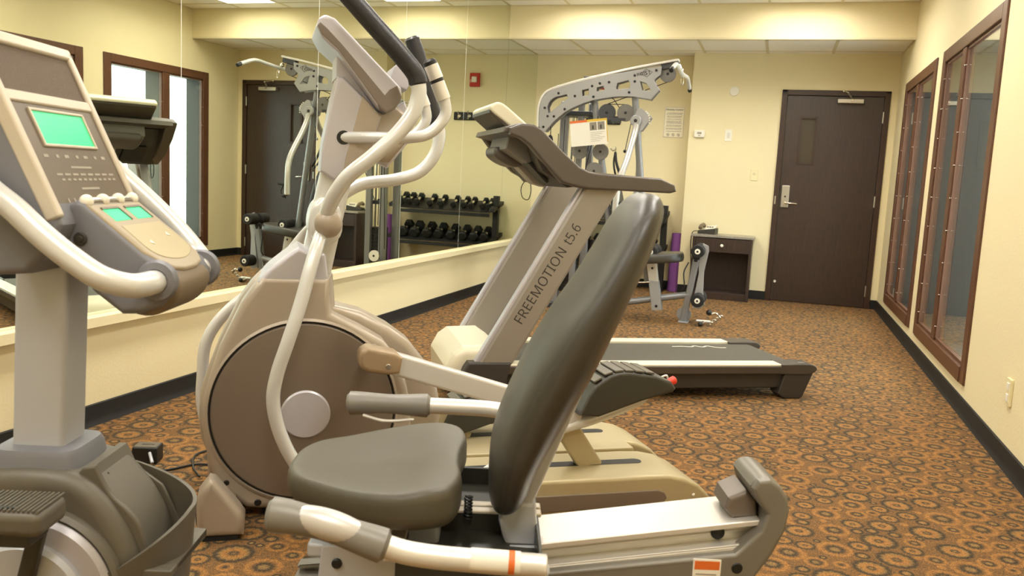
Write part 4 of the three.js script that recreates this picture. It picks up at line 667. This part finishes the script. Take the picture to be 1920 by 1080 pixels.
// ---------------------------------------------------------------- multi station gym (axis along x at z = 1.98)
{
  const ZC = 1.98;
  const g = thing('multi_gym', 'grey steel multi station gym with an arched pulley boom', 'exercise machine');
  const outl = [[1.672, 2.053], [1.24, 1.98], [1.047, 1.935], [0.9, 1.895], [0.784, 1.857], [0.735, 1.83], [0.705, 1.795], [0.685, 1.75], [0.678, 1.706], [0.677, 1.556], [0.7, 1.51], [0.735, 1.505], [0.8, 1.585], [0.896, 1.672], [0.97, 1.713], [1.054, 1.75], [1.13, 1.774], [1.221, 1.792], [1.326, 1.807], [1.457, 1.81], [1.601, 1.788], [1.664, 1.865], [1.621, 1.931], [1.62, 1.948], [1.668, 1.99]];
  const holes = [[[0.754, 1.66], [0.742, 1.712], [0.758, 1.752], [0.78, 1.775], [0.806, 1.792], [0.905, 1.816], [0.916, 1.786], [0.768, 1.664]], [[1.03, 1.853], [1.087, 1.867], [1.09, 1.815], [1.037, 1.805]], [[1.153, 1.876], [1.206, 1.89], [1.221, 1.856], [1.155, 1.846]], [[1.313, 1.875], [1.319, 1.913], [1.409, 1.94], [1.428, 1.915], [1.426, 1.877], [1.327, 1.863]], [[1.505, 1.933], [1.527, 1.862], [1.6, 1.859], [1.557, 1.917]]];
  for (const z of [2.02, 1.93]) part('boom_plate', ext(outl, z, z + 0.012, 0.002, { holes, bs: 1 }), M.gymPlate, g);
  const boom = part('boom_rail', sweep([[0.668, 1.53], [0.666, 1.706], [0.69, 1.79], [0.73, 1.838], [0.784, 1.864], [0.9, 1.902], [1.047, 1.942], [1.24, 1.988], [1.5, 2.048], [1.8, 2.106]].map(([x, y]) => [x, y, ZC]), 1, { rect: [0.052, 0.009, 0.003], seg: 60, round: 0 }), M.alu, g);
  part('boom_tip', bar([1.665, 2.05, ZC], [1.805, 2.083, ZC], 1, { rect: [0.03, 0.026, 0.008] }), M.gymDark, g);
  part('boom_bracket', rb(1.04, 1.1, 1.945, 1.965, ZC - 0.05, ZC + 0.05, 0.003), M.gymDark, g);
  part('cross_rods', [bar([0.78, 1.9, ZC - 0.1], [0.98, 1.93, ZC - 0.08], 0.006), bar([0.77, 1.885, ZC - 0.16], [0.95, 1.92, ZC - 0.14], 0.006)], M.alu, g);
  for (const [x, y] of [[0.834, 1.824], [0.722, 1.702], [0.751, 1.634], [0.805, 1.634], [0.894, 1.696], [0.719, 1.545], [0.974, 1.804], [1.114, 1.887], [1.177, 1.91], [1.253, 1.921], [1.131, 1.801], [1.46, 1.977], [1.463, 1.93], [1.423, 1.842], [1.631, 2.02]]) part('plate_bolt', discZ(x, y, 2.03, 2.039, 0.0105, 0.002, 10), M.black, g);
  // maker mark on the boom plate: lettering with a diamond
  const mk = text('HOI', 0.026, fontB), mk2 = text('T', 0.026, fontB); mk.translate(-0.075, 0, 0); mk2.translate(0.018, 0, 0);
  const put = (q) => q.rotateZ(0.18).translate(1.55, 1.985, 2.0318);
  part('maker_mark', [put(mk), put(mk2), put(text('S', 0.034, fontB).translate(-0.01, -0.004, 0)), put(ext([[-0.045, 0.012], [0.005, 0.046], [0.055, 0.012], [0.05, 0.012], [0.005, 0.041], [-0.04, 0.012]], 0, 0.0012, 0)), put(ext([[-0.045, 0.012], [0.005, -0.022], [0.055, 0.012], [0.05, 0.012], [0.005, -0.017], [-0.04, 0.012]].reverse(), 0, 0.0012, 0))], M.print, g);
  const pulley = (x, y, z, r = 0.068, m = M.pulley) => { const p = part('pulley', latheZ([[0, z - 0.012], [r, z - 0.012], [r + 0.002, z - 0.006], [r - 0.004, z], [r + 0.002, z + 0.006], [r, z + 0.012], [0, z + 0.012]], x, y, 28), m, g); part('pulley_axle', discZ(x, y, z + 0.011, z + 0.016, 0.011, 0.002, 10), M.black, p); return p; };
  pulley(1.718, 1.998, ZC, 0.064); pulley(1.24, 1.68, 1.97, 0.07, M.gymDark); pulley(1.395, 1.683, 1.97, 0.068, M.pulley); pulley(1.206, 1.36, 1.97, 0.066); pulley(1.029, 1.36, 1.97, 0.066); pulley(1.162, 1.2, 1.97, 0.07); pulley(0.87, 0.33, 1.9, 0.05, M.white);
  part('pulley_bracket', [rb(1.28, 1.36, 1.6, 1.625, 1.95, 1.99, 0.004), rb(1.22, 1.4, 1.618, 1.64, 1.955, 1.985, 0.004)], M.gymDark, g);
  // weight tower
  for (const [x, z, w] of [[0.84, 1.8, 0.03], [0.8, 1.6, 0.03], [0.985, 1.8, 0.024], [1.05, 1.67, 0.028]]) part('tower_upright', bar([x, 0.03, z], [x, 1.78, z], 1, { rect: [w, w, 0.006] }), M.gym, g);
  for (const [x, z] of [[0.9, 1.72], [0.96, 1.72]]) part('guide_rod', bar([x, 0.1, z], [x, 1.66, z], 0.009, { rad: 8 }), M.chrome, g);
  for (let k = 0; k < 14; k++) part('weight_plate', rb(0.85, 1.01, 0.14 + k * 0.032, 0.17 + k * 0.032, 1.66, 1.78, 0.003, 1), M.black, g);
  part('tower_base', [rb(0.72, 1.12, 0, 0.05, 1.52, 1.88, 0.008), rb(0.76, 1.1, 1.66, 1.7, 1.56, 1.84, 0.006), rb(0.86, 1.0, 0.8, 0.835, 1.66, 1.76, 0.004)], M.gymDark, g);
  // slanted post with back pad, front post
  part('back_post', bar([1.115, 1.8, 1.93], [1.42, 0.2, 1.93], 0.028), M.gym, g);
  part('front_post', bar([1.46, 1.83, 1.96], [1.67, 0.3, 1.96], 0.0275), M.gym, g);
  part('back_pad', cushion([[-0.26, 0.1], [0.2, 0.13], [0.26, 0], [0.2, -0.13], [-0.26, -0.1], [-0.29, 0]], 0.07, { nOut: 48, puff: 0.15 }).rotateZ(-Math.PI / 2 + 0.2).translate(1.4, 0.82, 1.96), M.vinylDark, g);
  // press pivot and arms
  for (const s of [1, -1]) {
    const z = (d) => ZC + s * d;
    const pv = part('pivot_plate', ext([[1.47, 1.64], [1.5, 1.715], [1.53, 1.72], [1.6, 1.665], [1.615, 1.645], [1.545, 1.54], [1.52, 1.535], [1.475, 1.58]], Math.min(z(0.035), z(0.045)), Math.max(z(0.035), z(0.045)), 0.002), M.gymPlate, g);
    part('adjust_hole', [...Array(6)].map((_, k) => { const a = 0.85 - k * 0.2; return discZ(1.505 + 0.098 * Math.cos(a), 1.62 + 0.098 * Math.sin(a), Math.min(z(0.044), z(0.0462)), Math.max(z(0.044), z(0.0462)), 0.006, 0.0005, 8); }), M.white, pv);
    part('pivot_hub', discZ(1.494, 1.618, Math.min(z(0.045), z(0.075)), Math.max(z(0.045), z(0.075)), 0.045, 0.006, 26), M.gymPlate, g);
    part('hub_bolt', discZ(1.494, 1.618, Math.min(z(0.07), z(0.08)), Math.max(z(0.07), z(0.08)), 0.014, 0.002, 12), M.black, g);
    const a = part('press_arm', sweep([[1.5, 1.59, z(0.06)], [1.498, 1.53, z(0.09)], [1.49, 1.4, z(0.2)], [1.484, 1.289, z(0.31)], [1.472, 1.2, z(0.4)], [1.458, 1.12, z(0.455)], [1.452, 1.0, z(0.475)], [1.45, 0.86, z(0.48)]], 0.025, { seg: 50 }), M.armSilver, g);
    part('arm_grip', [bar([1.45, 0.95, z(0.48)], [1.56, 0.96, z(0.44)], 0.016), bar([1.45, 0.87, z(0.48)], [1.53, 0.85, z(0.42)], 0.016)], M.foam, a);
    part('strap', [sweep([[1.52, 0.95, z(0.43)], [1.55, 0.88, z(0.42)], [1.5, 0.83, z(0.42)]], 0.006, { seg: 14, rad: 6 })], M.cable, a);
  }
  // hanging strap beside the post
  part('hanging_strap', [sweep([[1.345, 1.36, 2.05], [1.36, 1.28, 2.06], [1.4, 1.18, 2.07], [1.44, 1.12, 2.07]], 0.011, { seg: 20, rad: 8 }), sweep([[1.345, 1.36, 2.05], [1.34, 1.27, 2.06], [1.37, 1.16, 2.07], [1.42, 1.1, 2.07]], 0.008, { seg: 20, rad: 8 })], M.cable, g);
  part('snap_hook', [sweep([[1.3, 1.39, 2.04], [1.33, 1.37, 2.05], [1.345, 1.4, 2.05], [1.345, 1.36, 2.05]], 0.006, { seg: 14, rad: 8 })], M.chrome, g);
  // placard
  const pl = sub('exercise_placard', g, [1.126, 1.507, 2.1]); pl.rotation.z = 0.125;
  part('sheet', rb(-0.155, 0.155, -0.104, 0.104, -0.002, 0.002, 0.001, 1), M.paper, pl);
  part('orange_band', bx(-0.155, -0.01, 0.085, 0.104, 0.0015, 0.0028), M.orange, pl); part('yellow_band', [bx(-0.01, 0.155, 0.085, 0.104, 0.0015, 0.0028), bx(0.148, 0.155, -0.09, 0.085, 0.0015, 0.0028)], M.yellow, pl);
  for (const x of [0.01, 0.076]) { const ph = part('photo_print', bx(x, x + 0.058, 0.015, 0.08, 0.0015, 0.0029), M.photo, pl); part('figure_print', bx(x + 0.02, x + 0.033, 0.022, 0.055, 0.0028, 0.0033), M.print, pl); }
  part('caption_print', [...Array(6)].map((_, k) => bx(0.012, 0.13 - 0.02 * (k % 3), -0.004 - k * 0.014, -0.001 - k * 0.014, 0.0015, 0.0028)), M.printSoft, pl);
  part('placard_arm', bar([1.126, 1.5, 2.095], [1.17, 1.5, 1.95], 0.008), M.gymDark, g);
  // cables
  const cab = (pts) => part('cable', sweep(pts, 0.0035, { straight: true, rad: 6, round: 0 }), M.cable, g);
  cab([[1.718, 1.934, 1.98], [1.24, 1.75, 1.975]].map((p) => p)); cab([[1.395, 1.75, 1.975], [1.24, 1.75, 1.975]]); cab([[1.17, 1.65, 1.975], [0.96, 0.82, 1.73]]); cab([[1.1, 1.36, 1.975], [1.1, 1.78, 1.975]]); cab([[0.93, 1.66, 1.72], [0.93, 0.6, 1.72]]); cab([[0.87, 1.62, 1.9], [0.87, 0.38, 1.9]]); cab([[0.82, 1.5, 1.9], [0.82, 0.3, 1.9]]); cab([[0.77, 1.55, 1.98], [0.77, 0.4, 1.9]]); cab([[1.345, 1.72, 1.99], [1.3, 1.78, 1.99], [1.25, 1.83, 1.99]]); cab([[1.46, 1.66, 2.0], [1.44, 1.5, 2.03], [1.42, 1.37, 2.03]]); cab([[0.86, 1.67, 1.98], [0.91, 1.8, 1.98]]);
  part('cable_stop', [sph(0.014, 1.42, 1.37, 2.03), sph(0.03, 0.77, 1.44, 1.98, [0.8, 1.5, 0.8]), sph(0.012, 0.93, 0.84, 1.72)], M.black, g);
  // seat
  part('seat_pad', cushion([[-0.26, 0.17], [0.16, 0.17], [0.24, 0.1], [0.24, -0.1], [0.16, -0.17], [-0.26, -0.17]], 0.075, { nOut: 48, puff: 0.1 }).rotateZ(0.1).translate(1.7, 0.515, 1.99), M.vinyl, g);
  part('seat_post', ext([[1.655, 0.48], [1.735, 0.48], [1.752, 0.4], [1.766, 0.31], [1.69, 0.31]], 1.965, 2.025, 0.006), M.alu, g);
  part('post_sleeve', ext([[1.685, 0.33], [1.768, 0.325], [1.815, 0.09], [1.73, 0.08]], 1.955, 2.035, 0.006), M.gymPlate, g);
  part('sleeve_bolt', [discZ(1.71, 0.43, 2.024, 2.03, 0.01, 0.002, 10), discZ(1.765, 0.12, 2.034, 2.04, 0.012, 0.002, 10)], M.black, g);
  part('seat_pin', bar([1.55, 0.3, 2.06], [1.7, 0.315, 2.03], 0.008), M.chrome, g);
  part('base_tube', [bar([0.9, 0.04, 1.96], [1.3, 0.075, 1.96], 0.03), bar([1.28, 0.075, 1.98], [2.03, 0.235, 1.98], 0.0275)], M.gym, g);
  part('base_foot', [rb(1.3, 1.36, 0, 0.05, 1.7, 2.26, 0.01), rb(1.32, 1.34, 0.03, 0.1, 1.94, 2.0, 0.004)], M.gym, g);
  // leg developer
  part('leg_post', bar([2.057, 0.53, ZC], [1.985, 0.0, ZC], 1, { rect: [0.026, 0.026, 0.01] }), M.gym, g);
  part('foot_plate', [discZ(1.985, 0.06, ZC - 0.05, ZC - 0.04, 0.06, 0.002, 24), rb(1.95, 2.03, 0, 0.012, ZC - 0.06, ZC + 0.06, 0.004)], M.gymPlate, g);
  part('swing_plate', ext([[2.1, 0.66], [2.145, 0.64], [2.15, 0.6], [2.125, 0.43], [2.13, 0.26], [2.15, 0.16], [2.11, 0.12], [2.05, 0.13], [2.06, 0.22], [2.085, 0.42], [2.075, 0.5]], ZC - 0.012, ZC + 0.012, 0.003), M.gymPlate, g);
  part('post_cap', bar([2.05, 0.5, ZC], [2.06, 0.56, ZC], 0.03), M.foam, g);
  for (const [x, y, nm] of [[2.073, 0.6], [2.1, 0.205], [1.7, 0.57]]) for (const s of [1, -1]) {
    const z0 = s > 0 ? ZC + 0.02 : ZC - 0.155, r = part('foam_roller', latheZ([[0.012, z0], [0.046, z0 + 0.002], [0.053, z0 + 0.01], [0.053, z0 + 0.125], [0.046, z0 + 0.133], [0.012, z0 + 0.135]], x, y, 24), M.foam, g);
    const e = s > 0 ? z0 + 0.132 : z0 - 0.004; part('end_cap', discZ(x, y, e, e + 0.008, 0.022, 0.002, 16), M.white, r); part('cap_screw', discZ(x, y, s > 0 ? e + 0.007 : e - 0.003, s > 0 ? e + 0.011 : e + 0.001, 0.009, 0.001, 10), M.black, r);
  }
  part('low_cable', [sweep([[2.0, 0.5, 2.02], [1.97, 0.42, 2.04], [1.98, 0.3, 2.04], [1.96, 0.26, 2.03]], 0.006, { seg: 20, rad: 6 })], M.cable, g);
  // lat bar hung from the boom tip
  const lat = thing('lat_pulldown_bar', 'white bent pulldown bar clipped to the boom tip', 'bar', [1.83, 2.03, 1.98]);
  part('bar', sweep([[0, -0.075, 0.64], [0, -0.04, 0.53], [0, -0.012, 0.42], [0, -0.02, 0.2], [0, -0.028, 0], [0, -0.02, -0.2], [0, -0.012, -0.42], [0, -0.04, -0.53], [0, -0.075, -0.64]], 0.0165, { seg: 60 }), M.tube, lat);
  part('bar_end', bar([0, -0.07, 0.625], [0, -0.09, 0.68], 0.018), M.black, lat); part('bar_end', bar([0, -0.07, -0.625], [0, -0.09, -0.68], 0.018), M.black, lat);
  part('swivel', [sph(0.022, -0.01, 0.0, 0, [1, 0.8, 1]), bar([-0.03, 0.045, 0], [-0.005, 0, 0], 0.01)], M.chrome, lat); part('clip', [sweep([[0.0, -0.03, 0.03], [0.02, -0.07, 0.04], [0.015, -0.12, 0.04], [0.005, -0.12, 0.04], [0.0, -0.07, 0.04], [0.0, -0.03, 0.03]], 0.004, { seg: 30, rad: 6 })], M.chrome, lat);
  // bring the gym group to its base
  g.position.set(1.35, 0, ZC); for (const c of g.children) { c.position.x -= 1.35; c.position.z -= ZC; }
  // chrome handle lying on the carpet
  const h = thing('cable_handle', 'chrome cable handle with a short chain lying on the carpet', 'handle', [2.15, 0, 2.06]);
  part('grip', bar([-0.01, 0.018, 0.06], [0.005, 0.02, -0.03], 0.017), M.chrome, h); part('cross', bar([-0.055, 0.03, -0.03], [0.06, 0.03, -0.035], 0.012), M.alu, h); part('knob', sph(0.02, -0.012, 0.02, 0.07), M.black, h);
  part('chain', [...Array(8)].map((_, k) => new THREE.TorusGeometry(0.012, 0.004, 6, 12).rotateX(k % 2 ? Math.PI / 2 : 0.3).translate(0.06 + 0.012 * k, 0.02 + 0.01 * k, -0.03)), M.chrome, h); part('end_ball', sph(0.024, 0.045, 0.11, 0.0), M.black, h); part('snap', sweep([[0.06, 0.1, 0], [0.1, 0.11, 0], [0.12, 0.09, -0.01], [0.14, 0.07, -0.02]], 0.009, { seg: 12, rad: 8 }), M.chrome, h);
}
// ---------------------------------------------------------------- dumbbell rack
{
  const r = thing('dumbbell_rack', 'black two shelf dumbbell rack against the recessed wall', 'rack', [0.93, 0, 0]);
  for (const s of [-1, 1]) { part('post', rb(s * 0.6 - 0.03, s * 0.6 + 0.03, 0.03, 0.9, -0.04, 0.03, 0.004), M.black, r); part('foot', rb(s * 0.6 - 0.035, s * 0.6 + 0.035, 0, 0.035, -0.2, 0.22, 0.004), M.black, r); for (const y of [0.76, 0.405]) part('shelf_bracket', ext([[-0.18, y + 0.04], [-0.18, y + 0.08], [0.16, y], [0.16, y - 0.04]], s * 0.6 - 0.03, s * 0.6 + 0.03, 0.003).rotateY(0).translate(0, 0, 0).applyMatrix4(new THREE.Matrix4().makeBasis(V(0, 0, 1), V(0, 1, 0), V(-1, 0, 0))).translate(s * 1.2, 0, 0).scale(1, 1, 1), M.black, r); }
  const toRack = new THREE.Matrix4().makeBasis(V(0, 0, 1), V(0, 1, 0), V(-1, 0, 0)), SL = 0.42, shelfY = (y, z) => y + 0.015 - SL * z;
  for (const y of [0.76, 0.405]) { part('front_rail', rb(-0.57, 0.57, shelfY(y, 0.14) - 0.05, shelfY(y, 0.14) - 0.012, 0.125, 0.155, 0.003), M.black, r); part('shelf_pan', ext([[-0.14, shelfY(y, -0.14) - 0.008], [-0.14, shelfY(y, -0.14)], [0.13, shelfY(y, 0.13)], [0.13, shelfY(y, 0.13) - 0.008]].reverse(), -0.57, 0.57, 0).applyMatrix4(toRack), M.black, r); part('rear_rail', rb(-0.57, 0.57, shelfY(y, -0.15) - 0.05, shelfY(y, -0.15) - 0.012, -0.165, -0.14, 0.003), M.black, r); }
  const mk = (R, label, grp) => {
    const d = thing('hex_dumbbell', label, 'dumbbell', [0, 0, 0], 0, grp), hl = R * 1.0, hx = [...Array(6)].map((_, k) => [R * Math.cos(k * Math.PI / 3), R * Math.sin(k * Math.PI / 3)]);
    for (const s of [1, -1]) part('head', ext(hx, s > 0 ? 0.06 : -0.06 - hl, s > 0 ? 0.06 + hl : -0.06, R * 0.22, { bs: 2, crease: 0.3 }), M.dumbbell, d);
    part('handle', latheZ([[0.012, -0.065], [0.0135, -0.03], [0.0165, 0], [0.0135, 0.03], [0.012, 0.065]], 0, 0, 12), M.chrome, d);
    d.rotation.x = 0.398; return d;
  };
  const top = [1.447, 1.356, 1.259, 1.097, 0.966, 0.814, 0.693, 0.607, 0.475, 0.4], low = [1.405, 1.27, 1.117, 0.975, 0.827, 0.686, 0.556, 0.432];
  top.forEach((x, i) => { const R = 0.044 - 0.009 * i / 9, d = mk(R, 'small black hex dumbbell on the upper shelf of the rack', 'dumbbells on the upper shelf'); d.position.set(x, 0.778 + R * 0.945, 0.0); });
  low.forEach((x, i) => { const R = 0.061 - 0.009 * i / 7, d = mk(R, 'large black hex dumbbell on the lower shelf of the rack', 'dumbbells on the lower shelf'); d.position.set(x, 0.423 + R * 0.945, 0.0); });
}
// ---------------------------------------------------------------- desk, phone, mat, adapter
{
  const d = thing('small_desk', 'dark wooden desk with one drawer and a speckled stone top', 'desk', [2.155, 0, 0.17]);
  part('stone_top', rb(-0.305, 0.305, 0.62, 0.645, -0.165, 0.175, 0.004), M.granite, d);
  for (const s of [-1, 1]) part('side_panel', rb(s * 0.275 - 0.014, s * 0.275 + 0.014, 0, 0.62, -0.16, 0.165, 0.003), M.desk, d);
  part('back_panel', bx(-0.262, 0.262, 0.03, 0.62, -0.15, -0.13), M.desk, d); part('bottom_board', rb(-0.262, 0.262, 0.0, 0.07, -0.15, 0.15, 0.003), M.desk, d);
  const dr = part('drawer', rb(-0.262, 0.262, 0.475, 0.612, -0.12, 0.167, 0.004), M.desk, d); part('knob', latheZ([[0, 0.165], [0.008, 0.165], [0.008, 0.178], [0.016, 0.186], [0.012, 0.194], [0, 0.196]], 0, 0.545, 18), M.white, dr);
  const p = thing('desk_phone', 'cream and black desk telephone on the small desk', 'telephone', [1.99, 0.645, 0.13], -8);
  part('base', ext([[-0.085, 0], [-0.085, 0.03], [0.085, 0.06], [0.09, 0.05], [0.09, 0]], -0.08, 0.08, 0.006).rotateY(-Math.PI / 2 + Math.PI / 2), M.bikeDark, p);
  part('faceplate', rb(-0.02, 0.085, 0.0, 0.012, -0.075, 0.075, 0.004).rotateZ(0.17).rotateX(0.2).translate(0, 0.052, 0), M.phoneWhite, p); part('handset', [sweep([[-0.058, 0.052, 0.09], [-0.058, 0.075, 0.05], [-0.058, 0.08, 0], [-0.058, 0.085, -0.05], [-0.058, 0.07, -0.09]], 0.02, { seg: 20 })], M.consoleFace, p);
  for (let i = 0; i < 3; i++) part('key', rb(0.0 + i * 0.024, 0.016 + i * 0.024, 0.066, 0.074, 0.03, 0.045, 0.002), M.print, p);
  tag(part('phone_cord', sweep([[1.9, 0.665, 0.15], [1.85, 0.66, 0.17], [1.835, 0.6, 0.18], [1.84, 0.45, 0.17], [1.845, 0.3, 0.1], [1.83, 0.1, 0.02]], 0.005, { seg: 40, rad: 6 }), M.cable, scene), 'black telephone cord hanging beside the small desk', 'cord');
  const m = thing('yoga_mat', 'purple rolled yoga mat standing upright beside the dumbbell rack', 'mat', [1.672, 0, -0.09]);
  part('roll', latheY([[0.02, 0], [0.073, 0], [0.076, 0.01], [0.072, 0.3], [0.062, 0.61], [0.06, 0.615], [0.02, 0.6]], 0, 0, 36), M.purple, m);
  const fl = []; for (let k = 0; k <= 10; k++) { const a = 1.2 + k * 0.06; fl.push([a, 0]); }
  part('loose_flap', ext([[-0.025, 0], [0.035, 0], [0.03, 0.3], [0.012, 0.36]], 0.07, 0.082, 0.003).rotateY(-0.1), M.purple, m);
  part('inner_spiral', latheY([[0.015, 0.59], [0.03, 0.606], [0.045, 0.6]], 0, 0, 24), M.purpleIn, m);
  const a = thing('power_adapter', 'black power adapter block lying on the carpet by the mirror wall', 'power adapter', [0.5, 0, 6.53], 20);
  part('block', rb(-0.045, 0.045, 0, 0.062, -0.036, 0.036, 0.006, 3), M.black, a); part('top_label', bx(-0.04, 0.04, 0.061, 0.0632, -0.03, 0.03), M.bikeShroud, a); part('rating_print', bx(-0.02, 0.025, 0.063, 0.0638, -0.006, 0.004), M.print, a);
  part('strain_relief', bar([0.02, 0.045, 0.036], [0.04, 0.015, 0.065], 0.006), M.bikeGrey, a);
  tag(part('power_cable', [sweep([[0.575, 0.012, 6.62], [0.62, 0.006, 6.61], [0.69, 0.006, 6.5], [0.77, 0.006, 6.46], [0.76, 0.006, 6.33], [0.66, 0.006, 6.3], [0.62, 0.006, 6.4], [0.7, 0.006, 6.53], [0.78, 0.006, 6.6]], 0.004, { seg: 120, rad: 6 }), sweep([[0.43, 0.012, 6.5], [0.35, 0.006, 6.5], [0.2, 0.006, 6.6], [0.1, 0.006, 6.7]], 0.004, { seg: 30, rad: 6 })], M.cable, scene), 'thin black power cable looping over the carpet', 'cable');
}
renderer.render(scene, camera);
